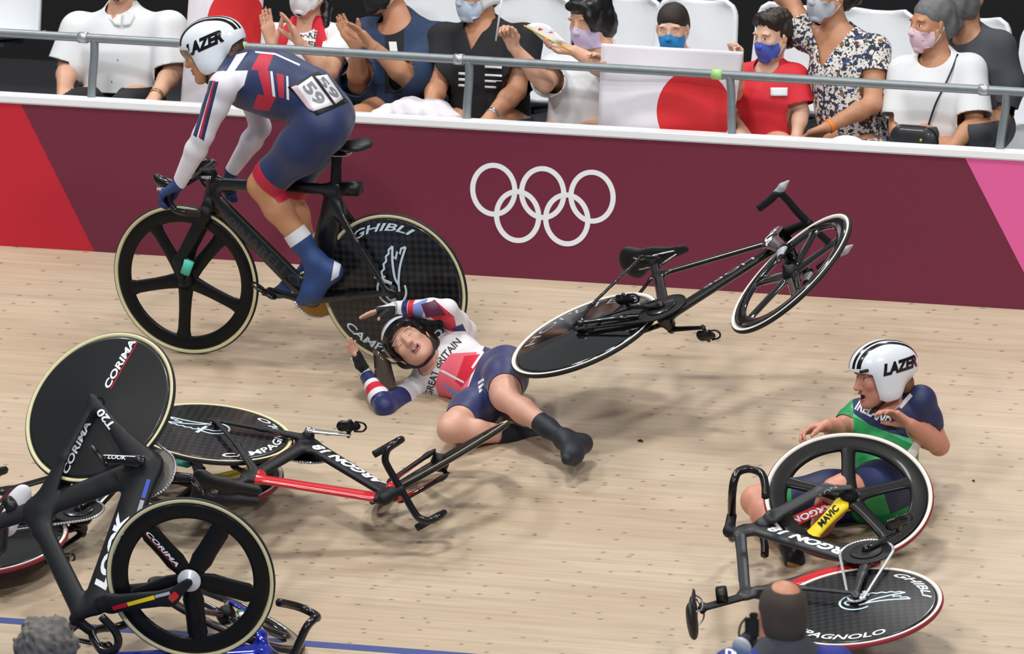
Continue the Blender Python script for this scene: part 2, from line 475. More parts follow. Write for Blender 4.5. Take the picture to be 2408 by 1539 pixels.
# --- wooden track: local x along the boards, y up the banking, z its normal
mw_track = frame_mw(np.zeros(3), AU, -TS, TN)
M = mat('track_wood', 'cdb79b', .42, noise=0)
ns, ls, bs = nodes(M)
tc = ns.new('ShaderNodeTexCoord')
def mapping(sc):
    mp = ns.new('ShaderNodeMapping'); mp.inputs['Scale'].default_value = sc; ls.new(tc.outputs['Object'], mp.inputs['Vector']); return mp
def ramp(pts, src):
    r = ns.new('ShaderNodeValToRGB'); ls.new(src, r.inputs[0])
    while len(r.color_ramp.elements) < len(pts): r.color_ramp.elements.new(.5)
    for e, (p, c) in zip(r.color_ramp.elements, pts): e.position = p; e.color = c
    return r
g1 = ns.new('ShaderNodeTexNoise'); g1.inputs['Scale'].default_value = 1; g1.inputs['Detail'].default_value = 5; ls.new(mapping((2.2, 42, 1)).outputs[0], g1.inputs['Vector'])
r1 = ramp([(.22, lin('b7a692')), (.5, lin('c5b5a0')), (.8, lin('cec0ab'))], g1.outputs['Fac'])
g2 = ns.new('ShaderNodeTexNoise'); g2.inputs['Scale'].default_value = 1; g2.inputs['Detail'].default_value = 2; ls.new(mapping((.35, 2.2, 1)).outputs[0], g2.inputs['Vector'])
r2 = ramp([(.3, lin('dfd2c3')), (.65, lin('fffdf8'))], g2.outputs['Fac'])
mul = ns.new('ShaderNodeMix'); mul.data_type = 'RGBA'; mul.blend_type = 'MULTIPLY'; mul.inputs[0].default_value = .55
ls.new(r1.outputs[0], mul.inputs[6]); ls.new(r2.outputs[0], mul.inputs[7])
# narrow boards, each with its own tint
sx = ns.new('ShaderNodeSeparateXYZ'); ls.new(tc.outputs['Object'], sx.inputs[0])
dv = ns.new('ShaderNodeMath'); dv.operation = 'DIVIDE'; dv.inputs[1].default_value = .043; ls.new(sx.outputs['Y'], dv.inputs[0])
fl = ns.new('ShaderNodeMath'); fl.operation = 'FLOOR'; ls.new(dv.outputs[0], fl.inputs[0])
xs = ns.new('ShaderNodeMath'); xs.operation = 'MULTIPLY'; xs.inputs[1].default_value = .23; ls.new(sx.outputs['X'], xs.inputs[0])
wnz = ns.new('ShaderNodeTexWhiteNoise'); wnz.noise_dimensions = '1D'; ls.new(fl.outputs[0], wnz.inputs['W'])
ad = ns.new('ShaderNodeMath'); ad.operation = 'ADD'; ls.new(xs.outputs[0], ad.inputs[0])
ml9 = ns.new('ShaderNodeMath'); ml9.operation = 'MULTIPLY'; ml9.inputs[1].default_value = 7.3; ls.new(wnz.outputs['Value'], ml9.inputs[0]); ls.new(ml9.outputs[0], ad.inputs[1])
flx = ns.new('ShaderNodeMath'); flx.operation = 'FLOOR'; ls.new(ad.outputs[0], flx.inputs[0])
cv = ns.new('ShaderNodeCombineXYZ'); ls.new(fl.outputs[0], cv.inputs[0]); ls.new(flx.outputs[0], cv.inputs[1])
wn2 = ns.new('ShaderNodeTexWhiteNoise'); wn2.noise_dimensions = '2D'; ls.new(cv.outputs[0], wn2.inputs['Vector'])
r3 = ramp([(0, lin('dfccbb')), (.5, lin('f6ead8')), (1, lin('ffffff'))], wn2.outputs['Value'])
mul2 = ns.new('ShaderNodeMix'); mul2.data_type = 'RGBA'; mul2.blend_type = 'MULTIPLY'; mul2.inputs[0].default_value = .2
ls.new(mul.outputs[2], mul2.inputs[6]); ls.new(r3.outputs[0], mul2.inputs[7])
# knots
vo = ns.new('ShaderNodeTexVoronoi'); vo.voronoi_dimensions = '2D'; vo.inputs['Scale'].default_value = 1; vo.inputs['Randomness'].default_value = 1; ls.new(mapping((8.5, 15.5, 1)).outputs[0], vo.inputs['Vector'])
r4 = ramp([(0, (1, 1, 1, 1)), (.07, (.5, .5, .5, 1)), (.15, (0, 0, 0, 1))], vo.outputs['Distance'])
sc_ = ns.new('ShaderNodeSeparateColor'); ls.new(vo.outputs['Color'], sc_.inputs[0])
gt = ns.new('ShaderNodeMath'); gt.operation = 'GREATER_THAN'; gt.inputs[1].default_value = .62; ls.new(sc_.outputs[0], gt.inputs[0])
mk = ns.new('ShaderNodeMath'); mk.operation = 'MULTIPLY'; ls.new(r4.outputs[0], mk.inputs[0]); ls.new(gt.outputs[0], mk.inputs[1])
mk2 = ns.new('ShaderNodeMath'); mk2.operation = 'MULTIPLY'; mk2.inputs[1].default_value = .8; ls.new(mk.outputs[0], mk2.inputs[0])
kn = ns.new('ShaderNodeMix'); kn.data_type = 'RGBA'; ls.new(mk2.outputs[0], kn.inputs[0]); ls.new(mul2.outputs[2], kn.inputs[6]); kn.inputs[7].default_value = lin('5f4630')
ls.new(kn.outputs[2], bs.inputs['Base Color'])
V, F = box((0, -3.05, -.04), (22, 6.1, .08))
floor = struct(mesh_obj('floor', V, F, M, smooth=False)); floor.matrix_world = mw_track
floor['label'] = 'pale pine boards of the banked cycling track'
V, F = box((0, -3.585, .0006), (22, .05, .0012))
mesh_obj('painted_line', V, F, mat('line_blue', '3a4a86', .5), parent=floor, smooth=False, label='blue painted line along the track')
V, F = box((0, 0, 0), (22, 16, .1))
zi = -6.1 * sin(BANK)
inf = struct(mesh_obj('infield', V, F, mat('infield_blue', '5a7ba6', .6), smooth=False)); inf.matrix_world = frame_mw(NH * (6.1 * cos(BANK) + 8.0) + ZV * (zi - .05), AU, -NH, ZV)
inf['label'] = 'flat infield floor beyond the foot of the track'

# --- barrier: local x along, y away from the track, z up
mw_wall = frame_mw(np.zeros(3), AU, -NH, ZV)
WT = .67                                                     # height of its top edge
V, F = box((0, .06, WT / 2 - .01), (22, .11, WT - .02))
wall = struct(mesh_obj('wall_back', V, F, mat('board_core', 'd8d8d4', .6), smooth=False)); wall.matrix_world = mw_wall
wall['label'] = 'low maroon trackside barrier carrying banner panels and white rings'
def wl(px, py, b=0.0):                                       # pixel -> barrier coordinates
    p = WB(px, py, b); return np.array([p @ AU, b, p @ ZV])
edge = WT - .038
def slant(pt, pb):
    a = wl(*pt); b = wl(*pb); k = (b[0] - a[0]) / (b[2] - a[2])
    return a[0] + k * (edge - a[2]), a[0] + k * (0 - a[2])
lt, lb = slant((45, 235), (222, 590)); rt, rb = slant((2272, 375), (2408, 640))
for nm, poly, col in (('banner_panel', [(-11, 0), (lb, 0), (lt, edge), (-11, edge)], 'c41a2e'),
                      ('banner_panel', [(lb, 0), (rb, 0), (rt, edge), (lt, edge)], '70203a'),
                      ('banner_panel', [(rb, 0), (11, 0), (11, edge), (rt, edge)], 'e5609f')):
    V, F = plate(poly, .006, ((0, 0, 0), (1, 0, 0), (0, 0, 1), (0, -1, 0)))
    mesh_obj(nm, V, F, mat('banner_' + col, col, .62, noise=.035, scale=90), parent=wall, smooth=False)
V, F = box((0, .055, WT - .019), (22, .135, .038), bev=.006)
cap = mesh_obj('top_edge', V, F, mat('cap_white', 'f3f5f8', .45, noise=.04, scale=6), parent=wall, smooth=False, label='white padded top edge of the barrier')
# five interlocking rings (printed white)
MWH = mat('print_white', 'f2f6fb', .5, noise=.02)
for ri, (cx, cy) in enumerate(((493, 520), (1186, 567), (1885, 618), (832, 893), (1528, 940))):
    px, py = 1080 + cx / 6.02, 360 + cy / 6.02
    c = wl(px, py)
    dx = wl(px + 55.5, py + 3.6)[0] - c[0]; dz = abs(wl(px, py - 63.4)[2] - c[2])
    th = np.linspace(0, 2 * pi, 96, endpoint=False); k = 1 - 11.9 / 55.5; kz = 1 - 11.9 / 63.4
    vo_ = np.stack([c[0] + dx * np.cos(th), 0 * th - .0042 - ri * .0003, c[2] + dz * np.sin(th)], 1); vi_ = np.stack([c[0] + k * dx * np.cos(th), 0 * th - .0042 - ri * .0003, c[2] + kz * dz * np.sin(th)], 1)
    V = np.concatenate([vo_, vi_, vo_ + [0, .002, 0], vi_ + [0, .002, 0]]); n = 96
    F = []
    for i in range(n):
        j = (i + 1) % n
        F += [[i, j, n + j, n + i], [2 * n + i, 3 * n + i, 3 * n + j, 2 * n + j], [i, 2 * n + i, 2 * n + j, j], [n + i, n + j, 3 * n + j, 3 * n + i]]
    mesh_obj('ring', V, F, MWH, parent=wall, smooth=False)

# --- stand behind the barrier
V, F = box((0, 1.1, 0.05), (22, 2.0, .06)); o = struct(mesh_obj('stand_floor', V, F, mat('stand_dark', '15171d', .8), smooth=False)); o.matrix_world = mw_wall
V, F = box((0, 2.9, .42), (22, 1.6, .06)); o = struct(mesh_obj('stand_step', V, F, mat('stand_dark'), smooth=False)); o.matrix_world = mw_wall
V, F = box((0, 2.11, .2), (22, .03, .42)); o = struct(mesh_obj('stand_riser', V, F, mat('stand_dark'), smooth=False)); o.matrix_world = mw_wall
V, F = box((0, 3.8, 1.6), (22, .1, 4.0)); o = struct(mesh_obj('wall_stand', V, F, mat('stand_black', '0a0b10', .9), smooth=False)); o.matrix_world = mw_wall

# --- galvanised hand rail
MG = mat('galvanised', '8f979b', .42, metal=.55, noise=.16, scale=22)
RB = .085
rl = thing('hand_rail', 'galvanised tubular hand rail on posts above the maroon barrier', 'railing', AU * 0)
rl.matrix_world = mw_wall
ra, rb2 = wl(0, 77, RB), wl(2408, 217, RB); dirr = nrm(rb2 - ra)
V, F = tube([ra - dirr * 1.5, ra, rb2, rb2 + dirr * 1.5], .0195, 16); mesh_obj('rail_tube', V, F, MG, parent=rl)
def railpt(px):
    t = (px - 0) / 2408; return wl(px, 77 + t * 140, RB)
for px, bx, by in ((222, 215, 232), (1103, 1097, 290), (1716, 1722, 326), (2368, 2350, 358)):
    a = railpt(px); b = wl(bx, by, RB); b = b + (b - a) * .2
    V, F = tube(catmull([a, a + (b - a) * .25 + [.004, 0, 0], a + (b - a) * .6, b], 6), .0185, 14); mesh_obj('post', V, F, MG, parent=rl)
for px in (196, 1080, 2315):
    a = railpt(px); V, F = tube([a - dirr * .022, a - dirr * .021, a + dirr * .021, a + dirr * .022], [.02, .0245, .0245, .02], 16); mesh_obj('clamp', V, F, mat('clamp_silver', 'b9bec2', .35, metal=.6), parent=rl)
for px in (568, 1688):
    a = railpt(px); V, F = tube([a - dirr * .024, a + dirr * .024], [.0225, .0225], 16); mesh_obj('marker_tape', V, F, mat('tape_green', 'a9dc8a', .5), parent=rl, label='pale green tape wound round the rail')

# ================================================================== BICYCLES
# bicycle coordinates: x forward, y left, z up, origin at the rear hub
FXX = .965; pBB = np.array([.39, 0, -.055])
aST = np.array([-cos(radians(74)), 0, sin(radians(74))]); aPP = np.array([-aST[2], 0, aST[0]])
pHL = np.array([FXX, 0, 0]) + .375 * aST + .04 * aPP; pHU = pHL + .10 * aST; pFH = np.array([FXX, 0, 0])
pSC = np.array([.235, 0, .43]); pSD = np.array([.17, 0, .63])
YV = np.array([0, 1., 0])
MBL = mat('gloss_black', '0c0c0e', .25, coat=.3, noise=.1, spec=.4)
MBM = mat('matte_black', '121317', .5, noise=.12, scale=60, spec=.3)
MCB = mat('carbon_rim', '0e0f0f', .42, coat=.08, noise=.15, scale=80, spec=.18)
MRU = mat('rubber_black', '141416', .65, noise=.1)
MSI = mat('silver', 'c9cccf', .22, metal=.9)
MCH = mat('chain_steel', 'b9bcc0', .3, metal=.85)
MGO = mat('gold_ring', 'a9792c', .38, metal=.35)
MDE = mat('decal_white', 'eef2f6', .45, noise=.02)
MDG = mat('decal_grey', '34373c', .4)
MDR = mat('decal_red', 'c3162b', .35, coat=.4)
MDY = mat('decal_yellow', 'f0d500', .4)
MDB = mat('decal_blue', '2f50c4', .4)
MSG = mat('decal_silver', 'a8adb3', .4)
MTE = mat('tape_teal', '52c9b1', .5)
MLM = mat('logo_ice', 'cfe3ee', .45)
# carbon weave of the disc wheels: a woven check of two nearly equal darks
def weave(name, a, b, scale, rot):
    M_ = mat(name, a, .3, coat=.35, noise=0, spec=.35)
    n_, l_, b_ = nodes(M_); t_ = n_.new('ShaderNodeTexCoord'); mp = n_.new('ShaderNodeMapping'); mp.inputs['Rotation'].default_value = (0, radians(rot), 0)
    l_.new(t_.outputs['Object'], mp.inputs[0]); sp = n_.new('ShaderNodeSeparateXYZ'); l_.new(mp.outputs[0], sp.inputs[0]); cb = n_.new('ShaderNodeCombineXYZ'); l_.new(sp.outputs[0], cb.inputs[0]); l_.new(sp.outputs[2], cb.inputs[1])
    ck = n_.new('ShaderNodeTexChecker'); ck.inputs['Scale'].default_value = scale; ck.inputs[1].default_value = lin(a); ck.inputs[2].default_value = lin(b); l_.new(cb.outputs[0], ck.inputs[0]); l_.new(ck.outputs[0], b_.inputs['Base Color'])
    return M_
MWV = weave('carbon_check', '0d0e0f', '262729', 46, 45)
MDK = mat('disc_plain', '161719', .35, coat=.2, noise=.12, scale=8, spec=.35)
def side_y(r):
    r = np.asarray(r, float); return .0115 + .0175 * np.clip(1 - (r - .04) / .27, 0, 1)
def make_wheel(nm, root, c, Q, kind, tread, wall_, phase=0., core=None, wide=1.0, marked=None, rin=.255):
    Rm = np.eye(4); Rm[:3, :3] = Q; Rm[:3, 3] = c; lm = Matrix(Rm.tolist())
    if kind == 'disc':
        r = np.array([.016, .04, .1, .16, .22, .27, .3, .311, .313]); y = side_y(r); y[-1] = .006
        pr = [(a, b) for a, b in zip(r, y)] + [(a, -b) for a, b in zip(r[::-1], y[::-1])]
        V, F = lathe(pr, 96, closed=True); body = mesh_obj(nm, V, F, core or MWV, parent=root)
    else:
        w = .0125
        pr = [(rin, 0), (rin + .003, .006), (rin + .013, w * .8), (.29, w), (.305, w), (.312, .0105), (.313, 0), (.312, -.0105), (.305, -w), (.29, -w), (rin + .013, -w * .8), (rin + .003, -.006)]
        V, F = lathe(pr, 96, closed=True); body = mesh_obj(nm, V, F, core or MCB, parent=root)
    body.matrix_local = lm
    th = np.linspace(0, 2 * pi, 22, endpoint=False)
    # tread and pale side walls of the tubular tyre
    pt = [(.3245 + .0118 * cos(t), .0118 * sin(t)) for t in np.linspace(-1.02, 1.02, 9)]
    V, F = lathe(pt + [(.325, .006), (.325, -.006)], 96, closed=True); mesh_obj('tyre', V, F, tread, parent=body)
    for sgn in (1, -1):
        ps = [(.3245 + .0116 * cos(t), sgn * .0116 * sin(t)) for t in np.linspace(.95, 2.75, 8)] + [(.314, 0), (.325, 0)]
        V, F = lathe(ps, 96, closed=True)
        if sgn < 0: F = [f[::-1] for f in F]
        mesh_obj('tyre_sidewall', V, F, wall_, parent=body)
    if kind != 'disc':
        for q in range(5):
            a = phase + q * 2 * pi / 5; d = np.array([cos(a), 0, sin(a)]); e = np.array([-sin(a), 0, cos(a)])
            rs = [.024, .05, .09, .14, .19, .23, .25, .262, .272]; ws = [.036, .031, .0265, .0245, .0245, .0255, .030, .040, .056]
            if kind == 'thin': ws = [x * .62 for x in ws]
            if wide != 1.0: ws = [x * (wide if 1 < i_ < 6 else min(wide, 1.12)) for i_, x in enumerate(ws)]
            n = 10; V = []; t_ = np.linspace(0, 2 * pi, n, endpoint=False)
            for r_, w_ in zip(rs, ws):
                yh = .013 - .003 * (r_ / .27)
                for t in t_: V.append(d * r_ + e * w_ * cos(t) + YV * yh * sin(t))
            k = len(rs); F = [[i * n + j, i * n + (j + 1) % n, (i + 1) * n + (j + 1) % n, (i + 1) * n + j] for i in range(k - 1) for j in range(n)]
            F += [list(range(n))[::-1], [(k - 1) * n + j for j in range(n)]]
            mesh_obj('spoke', V, F, marked if (marked and q == 0) else (core or MCB), parent=body)
    V, F = lathe([(0, .05), (.009, .05), (.011, .04), (.02, .034), (.032, .024), (.036, .012), (.036, -.012), (.032, -.024), (.02, -.034), (.011, -.04), (.009, -.05), (0, -.05)], 24)
    mesh_obj('hub', V, F, MBM, parent=body)
    return body
def emblem(parent, ang, side):
    """winged wheel drawn in strokes on a disc wheel"""
    ca, sa = cos(ang), sin(ang)
    def loc(u, v):                                        # u towards the rim along ang, v sideways (reading right)
        x = u * ca + v * sa * side; z = u * sa - v * ca * side
        return x, z
    strokes = [[(.20, -.055), (.12, -.035), (.05, -.03), (.0, -.035)],
               [(.20, -.055), (.19, -.035), (.165, -.03), (.175, -.018), (.14, -.012), (.15, .0)],
               [(.195, .005), (.13, .002), (.06, -.012), (.03, -.03)],
               [(.195, .005), (.175, .022), (.16, .02), (.145, .033), (.125, .03), (.11, .042), (.09, .038), (.075, .05), (.055, .044)],
               [(.055, .044), (.02, .035), (-.01, .036), (-.03, .022), (-.045, .005), (-.035, -.02)],
               [(.03, .0), (.042, .05), (.05, .082)]]
    th = np.linspace(.5, 5.2, 26); strokes.append([(.066 * cos(t) - .0, .066 * sin(t) + .0) for t in th])
    parts = []
    for q, s in enumerate(strokes):
        P = np.array([loc(u, v) for u, v in s]); P = catmull(P, 4) if q in (0, 2, 4) else P
        w = .0085 if q == 5 else .0052
        y = side * (side_y(np.hypot(P[:, 0], P[:, 1])) + .0006)
        parts.append(tube(np.stack([P[:, 0], y, P[:, 1]], 1), w, 6, flat=(YV, .12)))
    V, F = cat(*parts); mesh_obj('wing_emblem', V, F, MLM, parent=parent, smooth=False)
def radial_text(name, s, mt, parent, ang, r0, r1, h, side, flip=False, line=None, dv=0.):
    """lettering along a radius of a wheel, read from r0 to r1"""
    V, T = text2d(s, .03, .25, 1); wd = V[:, 0].max() - V[:, 0].min()
    u = r0 + (V[:, 0] / wd + .5) * (r1 - r0); v = V[:, 1] * h + dv
    d = np.array([cos(ang), 0, sin(ang)]); sgn = 1 if r1 > r0 else -1
    left = np.array([-d[2], 0, d[0]]) * (-side) * sgn      # letter-up direction as seen from that side
    P = np.outer(u, d) + np.outer(v, left); y = side_y(np.abs(u)) if parent.get('disc') else np.full(len(u), .0135)
    P[:, 1] = side * (y + .0012)
    fn = np.cross(P[T[:, 1]] - P[T[:, 0]], P[T[:, 2]] - P[T[:, 0]])[:, 1].sum()
    if fn * side < 0: T = T[:, ::-1]
    letters(P, T, (s, .03, .25, 1), mt, parent)
    if line:
        uu = np.linspace(r0, r1, 6); q = []
        for b_ in (-h * .62 + dv, -h * .76 + dv): q.append(np.outer(uu, d) + b_ * left)
        P = np.concatenate(q); y = side_y(np.abs(np.concatenate([uu, uu]))) if parent.get('disc') else np.full(12, .0135); P[:, 1] = side * (y + .001)
        F = [[i, i + 1, 7 + i, 6 + i] for i in range(5)]
        mesh_obj('red_stripe', P, F, line, parent=parent, smooth=False)
def chainring_mesh(r, teeth, th):
    n = teeth * 4; a = np.linspace(0, 2 * pi, n, endpoint=False); rr = r + .0035 * np.where((np.arange(n) % 4) < 2, 1, -1)
    out = [(x, z) for x, z in zip(rr * np.cos(a), rr * np.sin(a))]
    V = np.array([[x, -th / 2, z] for x, z in out] + [[x, th / 2, z] for x, z in out] + [[.012 * cos(t), -th / 2 - .002, .012 * sin(t)] for t in a] + [[.012 * cos(t), th / 2 + .002, .012 * sin(t)] for t in a])
    F = []
    for i in range(n):
        j = (i + 1) % n; F += [[i, j, n + j, n + i], [2 * n + i, 2 * n + j, j, i], [n + i, n + j, 3 * n + j, 3 * n + i]]
    return V, F
def bike(name, label, R, T, s, steer, cfg):
    g = cfg.get
    root = thing(name, label, 'bicycle', mw=mw_from(R, T, s))
    root['group'] = 'fallen and ridden track bicycles'
    Q = rodr(aST, radians(steer))
    st = lambda p: (np.asarray(p, float) - pHL) @ Q.T + pHL
    wide = g('wide', False)
    fl5 = (YV, g('flat', .45))
    sd = g('saddle_pos', pSD); sc = pSC; sk = g('stay', 1.0); tk = g('tt', 1.0)
    # ---- frame
    S_ = Sdf(); dw = g('deep', 1.0)
    S_.cone(pHL + aST * .012 + [-.02, 0, 0], pBB, .036 * dw, .04 * dw, .025, fl5).cone(pHU + [-.012, 0, -.01], sc, .025 * dw * tk, .022 * dw * tk, .02, fl5)
    S_.cone(pBB, sc, .033 * dw, .027 * dw, .03, fl5).cone(pHL, pHU, .03, .03, .02, (YV, .75)).cone(pBB - YV * .034, pBB + YV * .034, .027, .027, .012)
    for y in (-1, 1):
        if wide:
            S_.chain([sd + [.03, y * .02, -.05], sd + [-.02, y * .055, -.09], [.03, y * .075, .12], [0, y * .07, 0]], [.012, .011, .01, .013], .01, (YV, .6))
        else:
            sa = g('stay_top', sc + [.012, 0, -.05]); S_.chain([sa + YV * y * .012, sa * .55 + [0, y * .05, 0], [.012, y * .062, .012]], [.02 * dw * sk, .0135 * sk, .0125 * sk], .015, (YV, .55 / sk))
        S_.chain([pBB + [-.02, y * .024, 0], [.2, y * .045, -.03], [.0, y * .062, 0]], [.024 * dw * sk, .018 * sk, .0145 * sk], .015, (YV, .5 / sk))
        S_.ell([-.012, y * .062, -.002], [.026, .006, .018], k=.008)
    for q in g('more', []): S_.cone(q[0], q[1], q[2], q[3], .03, fl5)
    V, Qd = S_.mesh(.0048); tr = Tri(V, q2t(Qd)); mats = g('frame_mats', [MBM])
    for z in g('paint', []): tr.paint(z[0], *z[1:])
    fr = tr.obj('frame', mats, root); ft = tree_of(tr)
    for t in g('text', []):                               # (string, a, b, height, side, material, bold, shear[, turned])
        a, b = np.asarray(t[1], float), np.asarray(t[2], float); ex = nrm(b - a); sd_ = t[4]; ey = np.cross(YV * sd_, ex)
        wrap_text('lettering', t[0], t[5], fr, ft, (a + b) / 2, ex, ey, t[3], np.linalg.norm(b - a), -YV * sd_, t[6], t[7], .0015, 1)
    for d in g('stripes', []):                            # (material, a, b, half width, side)
        a, b = np.asarray(d[1], float), np.asarray(d[2], float); ex = nrm(b - a); ey = np.cross(YV * d[4], ex); pts = []
        for t in np.linspace(0, 1, 8):
            for w_ in (-1, 1):
                p = a + (b - a) * t + ey * d[3] * w_; h = ft.ray_cast(Vector(p + YV * d[4] * .3), Vector(-YV * d[4])); pts.append(np.array(h[0]) + YV * d[4] * .0012 if h[0] else p + YV * d[4] * .02)
        mesh_obj('colour_stripe', pts, [[2 * i, 2 * i + 1, 2 * i + 3, 2 * i + 2] for i in range(7)], d[0], parent=fr, smooth=False)
    # ---- fork, steered
    S_ = Sdf(); fw = .078 if wide else .056; fkk = g('fork_k', 1.0)
    S_.cone(st(pHL - aST * .012), st(pHL + aST * .01), .031, .03, .015)
    top = pHU + [.012, 0, 0] if wide else pHL + [.0, 0, -.012]
    for y in (-1, 1):
        S_.chain([st(top + [0, y * (.03 if not wide else .03), 0]), st(pHL + [.015, y * (fw * .82), -.045]), st(pFH + [0, y * fw, .1]), st(pFH + [0, y * fw, 0])], [(.034 if wide else .027) * fkk, (.036 if wide else .028) * fkk, .024 * fkk, .014 * fkk], .018, (Q @ YV, .42 if not wide else .45))
        S_.ell(st(pFH + [0, y * fw, -.004]), [.013, .006, .016], Q, .006)
    V, Qd = S_.mesh(.0046); tr = Tri(V, q2t(Qd))
    for z in g('fork_paint', []): tr.paint(z[0], *[(lambda f: (lambda W_: f((W_ - pHL) @ Q + pHL)))(f) for f in z[1:]])
    fk = tr.obj('fork', g('fork_mats', [MBM]), root); kt = tree_of(tr)
    for t in g('fork_text', []):
        a, b = np.asarray(t[1], float), np.asarray(t[2], float); ex = nrm(b - a); ey = np.cross(YV * t[4], ex)
        wrap_text('lettering', t[0], t[5], fk, kt, st((a + b) / 2), Q @ ex, Q @ ey, t[3], np.linalg.norm(b - a), Q @ (-YV * t[4]), t[6], t[7], .0015, 1, back=t[8] if len(t) > 8 else .5)
    for m_, t0, t1, o_, w_ in g('fork_stripes', []):
        A_, B_ = pHL + [.015, fw * .82, -.045], pFH + [0, fw, 0]; ex = nrm(B_ - A_); ez = nrm(np.cross(ex, YV)); pts = []
        for t in np.linspace(t0, t1, 8):
            for q in (-1, 1):
                p = A_ + (B_ - A_) * t + ez * (o_ + w_ * q); h = kt.ray_cast(Vector(st(p + YV * .3)), Vector(Q @ -YV)); pts.append(np.array(h[0]) + Q @ YV * .0013 if h[0] else st(p + YV * .012))
        mesh_obj('colour_stripe', pts, [[2 * i, 2 * i + 1, 2 * i + 3, 2 * i + 2] for i in range(7)], m_, parent=fk, smooth=False)
    for d in g('fork_tape', []):
        y, t0, t1, mt = d
        A_, B_ = pHL + [.015, y * fw * .82, -.045], pFH + [0, y * fw, 0.0]
        V, F = tube([st(A_ + (B_ - A_) * t0), st(A_ + (B_ - A_) * t1)], [.0275, .0245], 14, flat=(Q @ YV, .5)); mesh_obj('fork_tape', V, F, mt, parent=fk)
    # ---- stem and handlebar, steered
    bc = g('bar_pos', pHU + .03 * aST + .10 * np.array([1, 0, -.1])); S_ = Sdf().chain([st(pHU + aST * .005), st(pHU + aST * .035 + [.02, 0, 0]), st(bc)], [.024, .022, .02], .015)
    V, Qd = S_.mesh(.005); mesh_obj('stem', V, Qd, MBM, parent=root)
    bw = g('bar_width', .175); bk = g('bar', 'drop')
    if bk == 'drop':
        half = [(0, 0, 0), (0, .1, 0), (.006, bw * .8, -.002), (.035, bw * .97, -.01), (.075, bw, -.03), (.088, bw, -.075), (.06, bw, -.118), (0, bw, -.13), (-.06, bw, -.128)]
    elif bk == 'sprint':
        half = [(0, 0, 0), (.02, .06, -.01), (.06, bw * .8, -.03), (.085, bw, -.07), (.075, bw, -.115), (.03, bw, -.14), (-.05, bw, -.14)]
    else:
        half = [(0, 0, 0), (0, .06, 0), (.0, .13, 0), (.02, bw, -.005), (.07, bw, -.02), (.09, bw, -.045)]
    if bk == 'aero': half = [(0, 0, 0), (0, .08, 0), (.005, bw * .8, 0), (.0, bw, -.005), (-.05, bw, -.012), (-.11, bw, -.018)]
    half = np.array(half); full = np.concatenate([half[::-1] * [1, -1, 1], half[1:]])
    P = catmull(full, 7); V, F = tube([st(bc + p) for p in P], g('bar_r', .0125), 12); hb = mesh_obj('handlebar', V, F, g('bar_mat', MBL), parent=root)
    if g('hoods'):
        for y in (-1, 1):
            S_ = Sdf().chain([st(bc + q) for q in ([.03, y * bw, -.012], [.085, y * bw, -.004], [.125, y * bw, .012], [.135, y * bw, .03])], [.017, .019, .018, .012], .02); S_.cone(st(bc + [.1, y * bw, 0]), st(bc + [.105, y * bw, -.05]), .018, .016, .02)
            V, Qd = S_.mesh(.0045); h_ = mesh_obj('brake_hood', V, Qd, MBL, parent=root)
    if bk != 'flat':
        for y in (-1, 1):
            q = catmull(half[-3:], 5)[4:]; V, F = tube([st(bc + p * [1, y, 1]) for p in q], .0155, 12); mesh_obj('bar_grip', V, F, MRU, parent=hb)
    # ---- saddle and post
    S_ = Sdf().cone(sc + [.004, 0, -.03], sd + [.0, 0, -.035], .025 * dw, .021 * dw, .01, (YV, .42)).cone(sd + [-.03, 0, -.03], sd + [.03, 0, -.03], .012, .012, .01)
    V, Qd = S_.mesh(.005); mesh_obj('seat_post', V, Qd, MBM, parent=root)
    S_ = Sdf()
    if g('split'):
        for y in (-1, 1): S_.chain([sd + [-.1, y * .045, .012], sd + [.0, y * .034, .01], sd + [.13, y * .026, 0]], [.03, .028, .02], .02, ([0, 0, 1], .6))
        S_.cone(sd + [-.11, -.05, .008], sd + [-.11, .05, .008], .03, .03, .03, ([0, 0, 1], .5))
    else:
        S_.chain([sd + [-.1, 0, .012], sd + [.0, 0, .006], sd + [.14, 0, .0]], [.064, .04, .02], .03, ([0, 0, 1], .32)); S_.cone(sd + [-.105, -.04, .014], sd + [-.105, .04, .014], .03, .03, .03, ([0, 0, 1], .5))
    V, Qd = S_.mesh(.005); sa_ = mesh_obj('saddle', V, Qd, mat('saddle_black', '121214', .5), parent=root)
    for y in (-1, 1):
        V, F = tube(catmull([sd + [-.09, y * .03, -.005], sd + [-.05, y * .022, -.03], sd + [.03, y * .022, -.03], sd + [.1, y * .008, -.008]], 5), .0035, 8); mesh_obj('saddle_rail', V, F, MSI, parent=sa_)
    if g('box'):
        V, F = box(sc + np.asarray(g('box')), g('box_size', (.06, .05, .045)), bev=.004); mesh_obj('transponder_box', V, F, mat('box_black', '0f1012', .4), parent=root)
    # ---- wheels
    rw = make_wheel('rear_wheel', root, (0, 0, 0), np.eye(3), 'disc', g('tread_r', MRU), g('wall_r'), core=g('rear_core'))
    rw['disc'] = 1
    fw_ = make_wheel('front_wheel', root, st(pFH), Q, g('front', 'five'), g('tread_f', g('tread_r', MRU)), g('wall_f', g('wall_r')), phase=g('phase', 0.), core=g('front_core'), wide=g('spoke_w', 1.0), marked=g('marked'), rin=g('rin', .255))
    # ---- drive train
    ca = radians(g('crank', 0)); cd = np.array([cos(ca), 0, sin(ca)])
    V, F = chainring_mesh(.104, 52, .004); cr = mesh_obj('chainring', V + pBB + [0, -.045, 0], F, g('ring_mat', MBM), parent=root, smooth=False)
    V, F = lathe([(.02, -.003), (.062, -.003), (.066, 0), (.062, .003), (.02, .003)], 40); mesh_obj('ring_spider', V + pBB + [0, -.05, 0], F, g('spider_mat', MBL), parent=cr)
